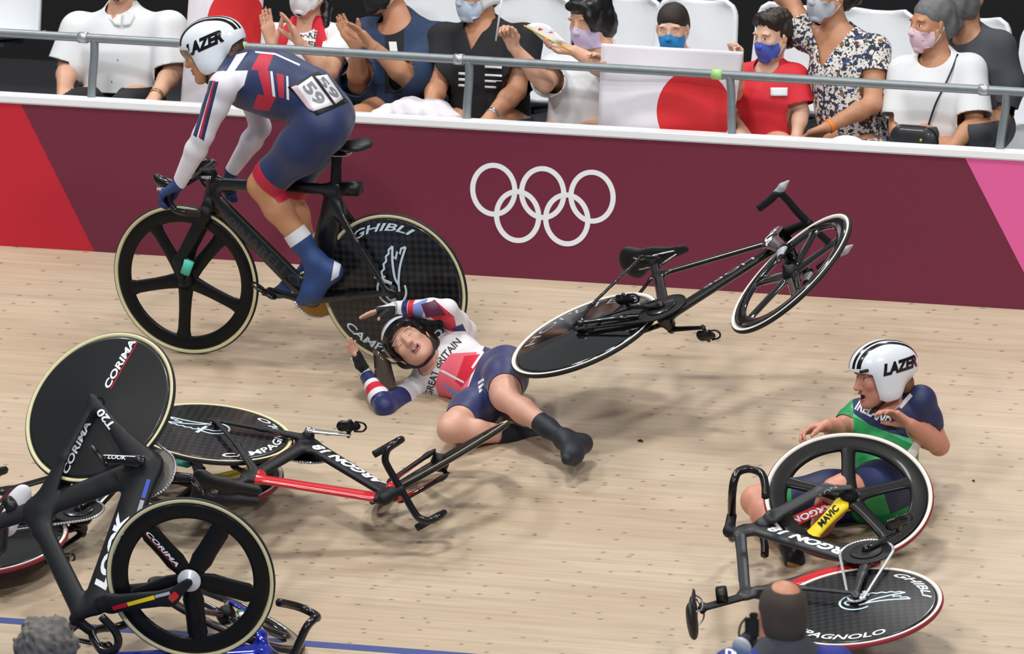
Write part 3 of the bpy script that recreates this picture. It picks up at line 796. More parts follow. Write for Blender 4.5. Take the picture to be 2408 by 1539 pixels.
    V, F = chainring_mesh(.03, 15, .004); mesh_obj('sprocket', V + [0, -.045, 0], F, MSI, parent=root, smooth=False)
    r1, r2 = .104, .03; dv_ = pBB[[0, 2]]; L_ = np.hypot(*dv_); ph = atan2(dv_[1], dv_[0]); off = math.acos((r1 - r2) / L_)
    a1 = np.linspace(ph - (pi - off), ph + (pi - off), 64); a1 = np.linspace(ph - off, ph + off, 10) if False else a1
    big = [(pBB[0] + r1 * cos(t), pBB[2] + r1 * sin(t)) for t in np.linspace(ph - (pi - off), ph + (pi - off), 60)]
    small = [(r2 * cos(t), r2 * sin(t)) for t in np.linspace(ph + pi - off, ph + pi + off, 14)]
    loop = big + small; loop.append(loop[0]); loop = np.array(loop); seg = np.r_[0, np.cumsum(np.hypot(*np.diff(loop, axis=0).T))]; nL = 200
    u = np.linspace(0, seg[-1], nL, endpoint=False); Pc = np.stack([np.interp(u, seg, loop[:, 0]), np.full(nL, -.045), np.interp(u, seg, loop[:, 1])], 1)
    V, F = tube(Pc, np.where(np.arange(nL) % 2, .0066, .0042), 6, closed=True); mesh_obj('chain', V, F, g('chain_mat', MCH), parent=root, smooth=False)
    for y, sg in ((1, -1), (-1, 1)):
        e = pBB + cd * .168 * sg; ck = g('crank_k', 1.0); S_ = Sdf().cone(pBB + YV * y * .058, e + YV * y * .066, .019 * ck, .013 * ck, .01, (YV, .5)).cone(pBB + YV * y * .03, pBB + YV * y * .062, .016, .016, .008)
        V, Qd = S_.mesh(.0045); c_ = mesh_obj('crank', V, Qd, g('crank_mat', MBL), parent=root)
        for t in g('crank_text', []):
            if t[4] == y: flat_text('lettering', t[0], t[5], c_, pBB + cd * sg * .09 + YV * y * (.0745 + .008 * (ck - 1) / .4), cd * sg * t[6], np.cross(YV * y, cd * sg * t[6]), t[3], t[2])
        pe = e + YV * y * .105; Rp = rodr(YV, g('pedal', .4))
        S_ = Sdf().cone(e + YV * y * .06, e + YV * y * .13, .009, .008, .006).cone(pe + Rp @ np.array([-.03, 0, 0]), pe + Rp @ np.array([.03, 0, .0]), .026, .018, .01, (Rp @ np.array([0, 0, 1.]), .45))
        V, Qd = S_.mesh(.0045); pd = mesh_obj('pedal', V, Qd, MBL, parent=root)
        pl = [pe + Rp @ np.array(q) for q in ([.02, -.022, 0], [.055, -.018, .006], [.068, 0, .008], [.055, .018, .006], [.02, .022, 0])]
        V, F = tube(catmull(pl, 5), .0045, 6); mesh_obj('pedal_cage', V, F, MBL, parent=pd)
    for k in g('extra', []): k(root, fr, fk, hb, rw, fw_, st, Q)
    return root, rw, fw_, fr, fk
def spoke_phase(R, Q, deg):                              # wheel angle that points in an image direction
    best = None
    for t in np.linspace(0, 2 * pi, 720):
        d = R @ Q @ np.array([cos(t), 0, sin(t)]); a = atan2(d @ vU, d @ vR)
        e = abs((a - radians(deg) + pi) % (2 * pi) - pi)
        if best is None or e < best[0]: best = (e, t)
    return best[1]
def lift_to(R, T, s, dh):                                # bring a bicycle up by dh along its sight line
    T = np.asarray(T, float); v = nrm(CAM - T); return T + v * dh / (v @ TN)
CRM = mat('wall_cream', 'd9d3a8', .6, noise=.08, scale=12); CRW = mat('wall_white', 'e9e4da', .6, noise=.05); CRT = mat('wall_tan', 'd8d0b0', .6)
TRD = mat('tread_red', '8f2436', .6); MRED = mat('frame_red', 'cc1b24', .25, coat=.6, noise=.05); MBLU = mat('frame_blue', '1b2fb4', .18, metal=.35, coat=.8, noise=.08)
MGR = mat('frame_graphite', '1f2126', .45, noise=.1, scale=50); MPU = mat('decal_violet', '8a78d8', .4)

pose = {
 'A': ([[-0.9277, -0.363, -0.0875], [0.3732, -0.9096, -0.1827], [-0.0133, -0.2021, 0.9793]], [-0.5, -0.8106, 0.0355], 1.0, 0),
 'B': ([[0.8894, 0.399, 0.2232], [-0.3386, 0.2469, 0.908], [0.3071, -0.8831, 0.3547]], [0.312, -1.2902, -0.0991], 1.0, -20),
 'C': ([[-0.015, 0.145, -0.9893], [0.9497, 0.3116, 0.0313], [0.3128, -0.9391, -0.1424]], [1.4028, -3.9036, -0.8858], 1.03, -24),
 'D': ([[0.9844, 0.088, -0.1524], [-0.128, -0.2363, -0.9632], [-0.1208, 0.9677, -0.2213]], [-1.2462, -1.5313, -0.5117], 1.0, 40),
 'E': ([[0.3814, -0.4598, -0.802], [-0.7069, -0.7041, 0.0675], [-0.5957, 0.5412, -0.5935]], [-1.6907, -2.394, -0.3038], 1.03, -52),
 'F': ([[0.9103, 0.131, -0.3927], [0.3433, 0.291, 0.893], [0.2312, -0.9477, 0.2199]], [-2.1556, -2.213, -0.8864], 1.0, 4),
 'G': ([[0.713, -0.0925, 0.695], [0.6389, -0.3225, -0.6984], [0.2887, 0.942, -0.1709]], [-1.8532, -3.8145, -1.2861], 1.03, -32)}
pose = {k: (np.array(v[0]), np.array(v[1]), v[2], v[3]) for k, v in pose.items()}
for k, dh in (('D', .235), ('E', .34), ('G', .11), ('C', .13), ('B', .15), ('F', .04)):
    R_, T_, s_, d_ = pose[k]; pose[k] = (R_, lift_to(R_, T_, s_, dh), s_ * 1.0, d_)
pose['G'] = (pose['G'][0], pose['G'][1] - vU * .03, pose['G'][2], pose['G'][3])
def QS(k): return rodr(aST, radians(pose[k][3]))
dtm = lambda t: pHL + [-.02, 0, .0] + (pBB - pHL) * t

# A: ridden bicycle
def exA(root, fr, fk, hb, rw, fw, st, Q):
    for y in (1, -1):
        bc = pHU + .03 * aST + np.array([.06, 0, -.005])
        flat_text('lettering', 'MOST', MDE, hb, st(bc + [.1, y * (.175 + .024), -.005]), Q @ np.array([-1., 0, 0]) * y, Q @ np.array([0, 0, 1.]), .016, bold=.05)
    flat_text('lettering', 'MOST', MDE, hb, st(bc + [-.03, .026, .0]), Q @ np.array([-1., 0, 0]), Q @ np.array([0, 0, 1.]), .014, bold=.05)
    arc_text('lettering', 'GHIBLI', MLM, rw, .278, radians(84), .034, radians(62), 0, 1, zfun=lambda r: side_y(r) + .001, shear=.35)
    arc_text('lettering', 'CAMPAGNOLO', MLM, rw, .272, radians(-88), .036, radians(104), 0, 1, inward=False, zfun=lambda r: side_y(r) + .001, shear=.2)
    emblem(rw, radians(96), 1)
R_, T_, s_, d_ = pose['A']
bikeA = bike('track_bicycle', 'black track bicycle ridden along the maroon barrier with teal tape on its fork', R_, T_, s_, d_, dict(wall_r=CRM, front='five', phase=spoke_phase(R_, QS('A'), -93), crank=196, pedal=-.5,
    ring_mat=MGO, bar='drop', hoods=True, bar_pos=pHU + .03 * aST + np.array([.06, 0, .01]), bar_r=.0145, deep=1.1, saddle_pos=pSD + np.array([.045, 0, -.01]), more=[(pSC + [.015, 0, -.09], pBB + [-.07, 0, .16], .05, .055)], box_size=(.085, .06, .055), spoke_w=1.15, frame_mats=[mat('frame_coal', '0e0f11', .33, coat=.3, noise=.1)], fork_mats=[MBM], fork_tape=[(1, .66, .86, MTE)],
    text=[('PINARELLO', dtm(.16), dtm(.86), .04, 1, MDG, .02, 0)], box=(-.075, 0, .01), extra=[exA], chain_mat=mat('chain_white', 'd5d7da', .35, metal=.6)))
# B: bicycle in mid air
def exB(root, fr, fk, hb, rw, fw, st, Q):
    arc_text('lettering', 'HOPETECH', MSG, rw, .262, radians(100), .05, radians(150), 0, -1, zfun=lambda r: side_y(r) + .001, bold=-.012)
    bc = pHU + .03 * aST + np.array([.19, 0, -.08])
    for y in (-1, 1):
        V, Qd = Sdf().chain([st(bc + [-.01, y * .185, 0]), st(bc + [.03, y * .195, .005]), st(bc + [.065, y * .198, .012])], [.019, .016, .006], .01).mesh(.004); mesh_obj('bar_tip', V, Qd, MSG, parent=hb)
R_, T_, s_, d_ = pose['B']
bikeB = bike('track_bicycle', 'gloss black track bicycle with wide fork tumbling through the air', R_, T_, s_, d_, dict(wall_r=CRW, rear_core=mat('disc_gloss', '0c0c0e', .08, coat=1.0, noise=.05), front='five', front_core=mat('rim_gloss', '141416', .1, coat=1., noise=.05), phase=spoke_phase(R_, QS('B'), 60), crank=160, wide=True, deep=.82, flat=.6,
    frame_mats=[MBL, MSG], fork_mats=[mat('lotus_gloss', '0e0e10', .15, coat=.8), MSG], fork_paint=[(1, lambda V: .085 - V[:, 2] , lambda V: V[:, 2] - .035)], bar='aero', bar_r=.0165, bar_mat=MBM, bar_pos=pHU + .03 * aST + np.array([.19, 0, -.08]), bar_width=.185, fork_k=1.1, spoke_w=1.2,
    fork_text=[('LOTUS', pHU + [.02, -.05, .0], pHL + [.035, -.07, -.11], .042, -1, MDE, .05, 0)], text=[('HOPE', dtm(.18), dtm(.62), .022, -1, MSG, 0, 0)], chain_mat=MBM, extra=[exB]))
# C: bicycle beside the green rider
def exC(root, fr, fk, hb, rw, fw, st, Q):
    arc_text('lettering', 'GHIBLI', MDE, rw, .272, radians(-64), .036, radians(58), 0, -1, zfun=lambda r: side_y(r) + .001, shear=.35)
    arc_text('lettering', 'CAMPAGNOLO', MDE, rw, .272, radians(150), .036, radians(104), 0, -1, inward=False, zfun=lambda r: side_y(r) + .001, shear=.2)
    emblem(rw, radians(-78), -1)
    radial_text('lettering', 'MAVIC', MBL, fw, spoke_phase(pose['C'][0], Q, -135), .2, .075, .03, -1)
R_, T_, s_, d_ = pose['C']
fk_in = lambda V: V[:, 1]
bikeC = bike('track_bicycle', 'graphite and red track bicycle lying beside the rider in green', R_, T_, s_, d_, dict(wall_r=CRW, tread_r=TRD, front='five', phase=spoke_phase(R_, QS('C'), -135), marked=MDY, crank=-52, pedal=1.2, deep=1.15, tt=.85, spoke_w=1.12, rin=.243, bar_r=.0165,
    frame_mats=[MGR, MRED], paint=[(1, lambda V: .016 - np.abs(V[:, 1]), lambda V: .345 ** 2 - 0 * V[:, 0] - (V[:, 0] ** 2 + V[:, 2] ** 2) + .02, lambda V: V[:, 0] - .25), (1, lambda V: .05 - V[:, 2] * 0 - np.abs(V[:, 2] - .02), lambda V: .17 - V[:, 0], lambda V: V[:, 1] - .05)],
    fork_mats=[MGR, MRED], fork_paint=[(1, lambda V: V[:, 1] - .02)],
    fork_text=[('ELECTRON', pHL + [.03, -.055, -.14], pFH + [.0, -.056, .05], .018, -1, MSG, -.01, 0), ('ARGON 18', pFH + [.0, .056, .06], pHL + [.03, .055, -.06], .03, -1, MDE, .04, .1, .028)],
    text=[('ARGON 18', dtm(.9), dtm(.08), .044, -1, MDE, .05, .15)], bar='drop', crank_text=[], spider_mat=MBM, chain_mat=mat('chain_white'), extra=[exC], box=(-.03, -.03, .09)))
# D: red and black bicycle
def exD(root, fr, fk, hb, rw, fw, st, Q):
    arc_text('lettering', 'CAMPAGNOLO', MDE, rw, .272, radians(8), .038, radians(128), 0, 1, inward=False, zfun=lambda r: side_y(r) + .001, shear=.2)
    emblem(rw, radians(186), 1)
R_, T_, s_, d_ = pose['D']
bikeD = bike('track_bicycle', 'red and black track bicycle on its side with front wheel turned edge-on', R_, T_, s_, d_, dict(wall_r=CRM, front='five', phase=.3, crank=180, pedal=.3, deep=1.15, split=True,
    frame_mats=[MBM, MRED], paint=[(1, lambda V: V[:, 2] - .235 - (V[:, 0] - .235) * .1 - .12, lambda V: V[:, 0] - .26, lambda V: .76 - V[:, 0]),
        (1, lambda V: .0125 - np.abs(V[:, 1]) + .0, lambda V: .36 - np.hypot(V[:, 0], V[:, 2]), lambda V: V[:, 0] - .2),
        (1, lambda V: .02 + V[:, 2] * 0 - np.abs(V[:, 2] + .0), lambda V: .33 - V[:, 0], lambda V: V[:, 0] - .06, lambda V: .038 - np.abs(V[:, 1]))],
    fork_mats=[MBM, MRED], fork_paint=[(1, lambda V: .046 - np.abs(V[:, 1]), lambda V: .37 - V[:, 2])], text=[('ARGON 18', dtm(.08), dtm(.86), .046, 1, MDE, .05, .15)], tt=1.35, bar_r=.0155, crank_mat=MSI, bar='drop', extra=[exD]))
# E: bicycle standing on its front wheel
def exE(root, fr, fk, hb, rw, fw, st, Q):
    dl = radians(-126)
    radial_text('lettering', 'CORIMA', MDE, rw, dl, .08, .303, .034, 1, line=MDR)
    radial_text('lettering', 'CORIMA', MDE, rw, dl + pi, .303, .08, .034, 1, line=None)
    uu = np.linspace(.08, .303, 6); d = np.array([cos(dl + pi), 0, sin(dl + pi)]); e = np.array([-d[2], 0, d[0]])
    P = np.concatenate([np.outer(uu, d) + e * .0215 * sg for sg in (1.0, 1.25)]); P[:, 1] = np.concatenate([side_y(uu)] * 2) + .001
    mesh_obj('red_stripe', P, [[i, i + 1, 7 + i, 6 + i] for i in range(5)], MDR, parent=rw, smooth=False)
    ph = spoke_phase(pose['E'][0], Q, 132)
    radial_text('lettering', 'CORIMA', MDE, fw, ph, .25, .07, .017, 1, line=MDR)
    V, F = lathe([(.0, .05), (.014, .05), (.018, .036), (.044, .036), (.047, .03), (.03, .02)], 36); mesh_obj('hub_plate', V, F, mat('hub_white', 'd9dce6', .3, metal=.2), parent=fw)
    V, F = box(pFH + [.004, .078, .075], (.026, .026, .034), bev=.003); mesh_obj('red_clip', [st(p) for p in V], F, MDR, parent=fk, smooth=False)
R_, T_, s_, d_ = pose['E']
cs0, cs1 = pBB + [-.06, .04, 0], np.array([.05, .06, 0])
bikeE = bike('track_bicycle', 'matte black track bicycle upended on its front wheel near the lower left corner', R_, T_, s_, d_, dict(wall_r=CRM, rear_core=MDK, front='five', phase=spoke_phase(R_, QS('E'), 132), crank=-47, pedal=.2, deep=1.75, stay=1.5, fork_k=1.35, fork_stripes=[(MDR, .02, .2, .016, .009), (MDY, .21, .56, .016, .008), (MSG, .57, .76, .015, .006)], spoke_w=1.62, rin=.248, crank_k=1.4, more=[(pSC + [-.0, 0, -.04], pSC + [.1, 0, -.0], .05, .035)],
    frame_mats=[mat('look_black', '15171b', .5, noise=.1, scale=70, spec=.3)], fork_mats=[mat('look_black')], text=[('T20', [.165, .05, -.02], [.06, .06, -.005], .034, 1, MDE, .03, .1), ('LOOK', dtm(.05), dtm(.62), .06, 1, MDE, .06, .25)],
    stripes=[(m_, pBB + np.array([.73, 0, .68]) * a_ + np.array([.68, 0, -.73]) * .045, pBB + np.array([.73, 0, .68]) * b_ + np.array([.68, 0, -.73]) * .045, .007, 1) for m_, a_, b_ in ((MDB, .06, .14), (MSG, .15, .24), (MDY, .25, .31))],
    crank_text=[('LOOK', 0, .085, .018, 1, MDE, -1)], ring_mat=mat('ring_grey', '7d7a74', .45, metal=.3), bar='sprint', bar_width=.15, bar_r=.0165, extra=[exE], box=(-.09, .0, .07)))
# F: bicycle underneath
R_, T_, s_, d_ = pose['F']
bikeF = bike('track_bicycle', 'black track bicycle with violet lettering lying flat at the left edge under the upended one', R_, T_, s_, d_, dict(wall_r=CRW, tread_r=TRD, rear_core=MDK, front='five', phase=spoke_phase(R_, QS('F'), 14), crank=30, frame_mats=[MBL], fork_mats=[MBL, MDY],
    marked=MDY, text=[('AVANTI', dtm(.92), dtm(.3), .034, -1, MPU, .03, .2)], fork_tape=[(-1, .55, .75, MTE)], bar='drop'))
# G: blue bicycle at the lower edge
def exG(root, fr, fk, hb, rw, fw, st, Q):
    radial = arc_text('lettering', 'CORIMA', MDE, fw, .289, spoke_phase(pose['G'][0], Q, -10), .022, radians(50), 0, 1, zfun=lambda r: .0138, bold=.04)
    for m_, t0 in ((MDR, .42), (MDE, .5), (mat('decal_green', '1f7a50', .4), .58)):
        A_, B_ = pHL + [.015, .056 * .82, -.045], pFH + [0, .056, 0]
        V, F = tube([st(A_ + (B_ - A_) * t0), st(A_ + (B_ - A_) * (t0 + .07))], [.0272, .026], 14, flat=(Q @ YV, .47)); mesh_obj('colour_stripe', V, F, m_, parent=fk)
R_, T_, s_, d_ = pose['G']
bikeG = bike('track_bicycle', 'metallic blue track bicycle lying across the lower edge with black drop bars', R_, T_, s_, d_, dict(wall_r=mat('wall_grey', '4a4a46', .6), rear_core=MDK, front='thin', front_core=mat('rim_gloss'), phase=.5, crank=70, frame_mats=[MBLU], fork_mats=[MBLU], bar='drop', bar_width=.19, bar_r=.0165, extra=[exG], deep=1.15))

# ================================================================== PEOPLE
SKN = {}
def skin(name, col): return mat('skin_' + name, col, .48, noise=.07, scale=35, sss=.12)
MLI = mat('lip', 'b5706a', .45); MMO = mat('mouth_dark', '3a1514', .6); MHB = mat('brow_brown', '6b4c3a', .7); MEW = mat('eye_white', 'd9d6d2', .3); MIR = mat('iris', '3b3a3a', .2); MTO = mat('teeth', 'e4ded2', .3)
MSTR = mat('strap_black', '121315', .6)
def pix(V):
    q = V - CAM; d = q @ vF; return 1204 + FPX * (q @ vR) / d, 769.5 - FPX * (q @ vU) / d
def half_px(a, b):                                   # side of an image line, as a surface function (left of a->b in the frame is positive)
    (x0, y0), (x1, y1) = a, b; L = math.hypot(x1 - x0, y1 - y0)
    def f(V):
        u, v = pix(V); return ((x1 - x0) * (v - y0) - (y1 - y0) * (u - x0)) / L
    return f
def poly_px(P):
    """convex outline given clockwise in the photograph"""
    return [half_px(P[i], P[(i + 1) % len(P)]) for i in range(len(P))]
class Head:
    def __init__(s, c, fwd, up, sc=1.0):
        s.c = np.asarray(c, float); s.f = nrm(fwd); up = np.asarray(up, float); s.u = nrm(up - s.f * (up @ s.f)); s.l = np.cross(s.u, s.f); s.s = sc
        s.R = np.stack([s.l, s.f, s.u], 1)
    def w(s, x, y, z): return s.c + s.R @ (np.array([x, y, z]) * s.s)
    def loc(s, V): return ((V - s.c) @ s.R) / s.s
    def build(s, B, neck, rn=.052, mouth=0.0, ears=True):
        k = s.s; E_ = lambda c, r, kk=.02, neg=False: B.ell(s.w(*c), np.array(r) * k, s.R, kk * k, neg)
        E_((0, -.014, .034), (.074, .094, .086)); E_((0, .03, -.03), (.06, .062, .085), .03)
        for q in (-1, 1):
            B.cone(s.w(q * .052, .0, -.045), s.w(q * .018, .062, -.098), .022 * k, .018 * k, .03 * k)
            E_((q * .04, .066, -.018), (.022, .02, .02), .02); E_((q * .033, .078, .028), (.026, .012, .009), .014)
            E_((q * .031, .0725, .006), (.0155, .0135, .0115), .005)
            E_((q * .0105, .098, -.034), (.0085, .011, .008), .006)
            if ears:
                B.ell(s.w(q * .077, -.004, -.008), np.array([.007, .018, .03]) * k, s.R @ rodr([0, 0, 1], -q * .35), .006 * k)
        E_((0, .074, -.104), (.02, .016, .016), .02)
        B.cone(s.w(0, .086, .018), s.w(0, .108, -.028), .0075 * k, .0125 * k, .012 * k)
        E_((0, .088, -.056), (.023, .0125, .0075), .006); E_((0, .086, -.071 - mouth * .5), (.02, .0125, .0085), .006)
        if mouth: E_((0, .1, -.063 - mouth * .25), (.019, .022, .004 + mouth * .45), .004, True)
        B.cone(s.w(0, -.025, -.05), neck, rn * k * .98, rn, .03)
        return s
    def el(s, cx, cz, rx, rz, tilt=0.0, ymin=.04):
        ct, st_ = cos(tilt), sin(tilt)
        def f(V):
            q = s.loc(V); a = q[:, 0] - cx; b = q[:, 2] - cz; return np.minimum(1 - ((a * ct + b * st_) / rx) ** 2 - ((-a * st_ + b * ct) / rz) ** 2, (q[:, 1] - ymin) * 60)
        return f
    def paint(s, t, mouth=0.0, eyes='open', brow=True, teeth=False):
        """skin 0, lip 1, mouth 2, brow 3, eye white 4, iris 5, teeth 6"""
        t.paint(1, s.el(0, -.063 - mouth * .25, .026, .0145 + mouth * .5))
        if mouth: t.paint(2, s.el(0, -.063 - mouth * .25, .0195, .0035 + mouth * .45))
        if teeth: t.paint(6, s.el(0, -.0585 - mouth * .1, .0135, .0035))
        for q in (-1, 1):
            if eyes == 'open':
                t.paint(4, s.el(q * .031, .005, .0135, .0052)); t.paint(5, s.el(q * .0315, .005, .0052, .0054)); t.paint(3, s.el(q * .031, .0108, .0145, .0016, q * -.05))
            else:
                t.paint(3, s.el(q * .031, -.0005, .015, .0019, q * .12)); t.paint(3, s.el(q * .031, .0125, .012, .0009, q * -.1), on=[0])
            if brow: t.paint(3, s.el(q * .034, .027, .017, .0027, q * -.12))
FACE = lambda sk: [sk, MLI, MMO, MHB, MEW, MIR, MTO]
def arm(B, sh, el, wr, k=1.0):
    sh, el, wr = map(np.asarray, (sh, el, wr))
    B.chain([sh, sh + (el - sh) * .4, el], [.054 * k, .048 * k, .039 * k], .03).chain([el, el + (wr - el) * .3, wr], [.039 * k, .041 * k, .026 * k], .02)
def leg(B, hip, kn, an, k=1.0):
    hip, kn, an = map(np.asarray, (hip, kn, an)); u = nrm(kn - hip)
    B.chain([hip, hip + (kn - hip) * .35, kn - u * .06 * k, kn], [.098 * k, .092 * k, .064 * k, .055 * k], .04).chain([kn, kn + (an - kn) * .3, kn + (an - kn) * .72, an], [.053 * k, .055 * k, .039 * k, .034 * k], .025)
def foot(B, an, heel, toe, k=1.0):
    an, heel, toe = map(np.asarray, (an, heel, toe)); ball = heel + (toe - heel) * .66
    B.chain([an, heel], [.036 * k, .032 * k], .02).chain([heel, ball, toe], [.034 * k, .037 * k, .022 * k], .03); B.cone(an, ball, .036 * k, .03 * k, .03)
def hand(B, wr, d, n, t, curl=.4, k=1.0, spread=.1, thumb=.5):
    """palm along d, palm side n, thumb towards t"""
    d = nrm(d); n = np.asarray(n, float); n = nrm(n - d * (n @ d)); t = np.asarray(t, float); t = t - d * (t @ d) - n * (t @ n); t = nrm(t)
    wr = np.asarray(wr, float); c = np.broadcast_to(curl, (4,))
    for i, (off, ln) in enumerate(((.027, .072), (.009, .08), (-.009, .075), (-.026, .06))):
        base = wr + d * (.088 - abs(i - 1) * .004) * k + t * off * k
        B.cone(wr + d * .012 * k + t * off * .55 * k, base, .0155 * k, .0125 * k, .012 * k)
        a = .0; p = base; dd = nrm(d + t * spread * (1.5 - i) * .35); seg = [ln * .48, ln * .3, ln * .24]; r = .0092 if i < 3 else .008
        for q, L in enumerate(seg):
            a += c[i] * (.75 if q == 0 else 1.0); v = dd * cos(a) + n * sin(a); p2 = p + v * L * k; B.cone(p, p2, (r - .0008 * q) * k, (r - .0008 * (q + 1)) * k, .003 * k); p = p2
    b = wr + d * .022 * k + t * .02 * k + n * .006 * k; m1 = b + (d * .6 + t * .65 + n * thumb * .5) * .043 * k; m2 = m1 + nrm(d + t * .25 + n * thumb) * .034 * k; m3 = m2 + nrm(d + n * thumb * 1.2) * .026 * k
    B.chain([b, m1, m2, m3], [.0165 * k, .0125 * k, .0105 * k, .0085 * k], .008 * k)
def remesh(B, vox, fine):
    """coarse body with finer head and hands in one surface; fine=[(centre, radius, voxel)]"""
    V, Q = B.mesh(vox); t = Tri(V, q2t(Q))
    for c, r, vx in fine:
        c = np.asarray(c, float); f = lambda V, c=c, r=r: np.linalg.norm(V - c, axis=1) - r
        t = t.keep(f); V, Q = B.mesh(vx, lo=c - r - .012, hi=c + r + .012); t = t.add(Tri(V, q2t(Q)).keep(NEG(f)))
    return t
class Bones:
    def __init__(s, **kw): s.n = list(kw); s.b = [(np.asarray(v[0], float), np.asarray(v[1], float), v[2]) for v in kw.values()]
    def near(s, V):
        c = getattr(s, 'c', None)
        if c is not None and len(V) == len(c[0]) and (V[::97] == c[0][::97]).all(): return c[1]
        V32 = V.astype(np.float32); best = None; bi = None
        for i, (a, b, r) in enumerate(s.b):
            a = a.astype(np.float32); ba = (b - a).astype(np.float32); q = V32 - a; t = np.clip((q @ ba) / (ba @ ba), 0, 1); q -= t[:, None] * ba; d = np.einsum('ij,ij->i', q, q) / np.float32(r * r)
            if best is None: best = d; bi = np.zeros(len(V), np.int64)
            else:
                m_ = d < best; best = np.where(m_, d, best); bi[m_] = i
        s.c = (V, bi); return bi
    def cut(s, names, p, d):
        """+ everywhere except beyond the plane on the named bones"""
        ids = [s.n.index(q) for q in names]; p = np.asarray(p, float); d = nrm(d)
        def f(V):
            return np.where(np.isin(s.near(V), ids), -((V - p) @ d), .05)
        return f
    def on(s, names):
        ids = [s.n.index(q) for q in names]
        return lambda V: np.where(np.isin(s.near(V), ids), .03, -.03)
    def band(s, names, p, d, w):
        ids = [s.n.index(q) for q in names]; p = np.asarray(p, float); d = nrm(d)
        return lambda V: np.where(np.isin(s.near(V), ids), w / 2 - np.abs((V - p) @ d), -.03)
def lerp(a, b, t): return np.asarray(a, float) + (np.asarray(b, float) - np.asarray(a, float)) * t
def person(label, base, group=None): return thing('person', label, 'person', base, group)
def helmet(H, root, off, kind, mats, text=None, stripes=True, name='helmet', r=(.094, .136, .1), zb=None, hk=1.0):
    r = np.array(r) * hk; S_ = Sdf().ell(H.w(0, -.018, .045), np.array(r) * H.s, H.R, .02); S_.ell(H.w(0, -.1, .03), np.array([.07, .07, .075]) * H.s, H.R, .05)
    if kind == 'aero':
        for q in (-1, 1): S_.ell(H.w(q * .058, -.012, -.03), np.array([.034, .066, .078]) * hk, H.R, .03)
    V, Q = S_.mesh(.005); t = Tri(V, q2t(Q))
    zb = zb or ([-.19, -.13, -.085, -.05, .012, .04, .066, .13], [.02, -.005, -.05, -.092, -.098, -.085, .026, .045])
    fz = lambda V: (lambda q: q[:, 2] - np.interp(q[:, 1], *zb))(H.loc(V))
    full = t.copy(); t = t.keep(fz)
    if stripes:
        for a, b in ((.013, .0285), (.036, .0525)):
            t.paint(1, lambda V, a=a: np.abs(H.loc(V)[:, 0]) - a, lambda V, b=b: b - np.abs(H.loc(V)[:, 0]), lambda V: H.loc(V)[:, 2] - .055)
    tt = t.copy(); t = t.shell(.012); o = t.obj(name, mats, root, off)
    tree = tree_of(tt)
    if text:
        sd, y0, z0, w_, h_, tl = text
        ex = H.R @ nrm([0, -sd * -1 * -1 if False else (1 if sd < 0 else -1), 0]); ex = nrm(ex + H.u * tl)
        wrap_text('lettering', 'LAZER', MBL, o, tree, H.w(sd * .12, y0, z0), ex, H.u, h_, w_, H.R @ np.array([-sd, 0, 0.]), .06, .25, .0016, 2, off)
    return o, full, tree
def straps(H, root, off, buckle=None):
    out = []
    for q in (-1, 1):
        for y0 in (.022, -.03):
            P = catmull([H.w(q * .074, y0, -.03), H.w(q * .07, .006 + y0 * .3, -.07), H.w(q * .056, .018, -.098), H.w(q * .03, .035, -.121), H.w(0, .042, -.126)], 5)
            out.append(tube(P, .0062, 6, flat=(H.l, .5)))
    V, F = cat(*out); mesh_obj('chin_strap', V, F, MSTR, parent=root, off=off)

# ------------------------------------------------------------------ rider on the black bicycle
RA, TA = pose['A'][0], pose['A'][1]
def BA(px, py, y): return on_plane(px, py, RA[:, 1], RA[:, 1] @ TA + y)
def mir(p, y):                                        # same place on the other side of the bicycle
    q = RA.T @ (np.asarray(p) - TA); q[1] = y; return RA @ q + TA
hipL = BA(760, 303, .085); hipR = mir(hipL, -.08) + RA[:, 0] * .05; knL = BA(616, 436, .10); anL = BA(741, 615, .10); heL = BA(782, 638, .10); toL = BA(712, 706, .10)
knR = BA(676, 458, -.085); anR = BA(738, 622, -.095); heR = BA(752, 652, -.095); toR = BA(655, 688, -.095)
shL = BA(527, 203, .165); shR = BA(575, 170, -.165); elL = BA(478, 318, .205); wrL = BA(421, 432, .19); elR = BA(612, 300, -.2); wrR = BA(545, 402, -.19)
sp = [BA(766, 278, 0), BA(724, 226, 0), BA(648, 198, 0), BA(583, 186, 0), BA(548, 172, 0)]
up_b = RA @ np.array([0, 0, 1.]); fwd_b = RA[:, 0]; lat = RA[:, 1]
base = BA(700, 850, 0); r59 = person('cyclist with white helmet and number on the back riding the black bicycle', G(690, 850))
off = np.array(r59.location)
B = Sdf()
B.chain(sp, [.118, .112, .132, .112, .07], .06)
for q in (-1, 1): B.ell(sp[0] + lat * q * .055 + fwd_b * .005 + up_b * .0, [.088, .092, .092], np.eye(3), .05)
for s_, sh in ((1, shL), (-1, shR)): B.cone(lerp(sp[3], sp[4], .3), sh, .085, .058, .05)
for a in ((shL, elL, wrL), (shR, elR, wrR)): arm(B, *a, k=1.04)
leg(B, hipL, knL, anL, 1.1); leg(B, hipR, knR, anR, 1.08); foot(B, anL, heL, toL, 1.08); foot(B, anR, heR, toR, 1.08)
hd = nrm(BA(372, 462, .19) - wrL); hand(B, wrL, hd, -up_b + fwd_b * -.4, fwd_b + up_b * .2, .75, 1.0); hand(B, wrR, nrm(RA @ np.array([.3, 0, -.7])), -up_b - fwd_b * .6, fwd_b, .75, 1.0)
H = Head(BA(491, 122, .0), vdir(-.88, -.26, -.28), vdir(-.24, .95, -.02), 1.0).build(B, sp[4], .055)
body = remesh(B, .0062, [(H.c + H.R @ np.array([0, .01, -.01]), .135, .0034), (wrL + hd * .075, .085, .004)])
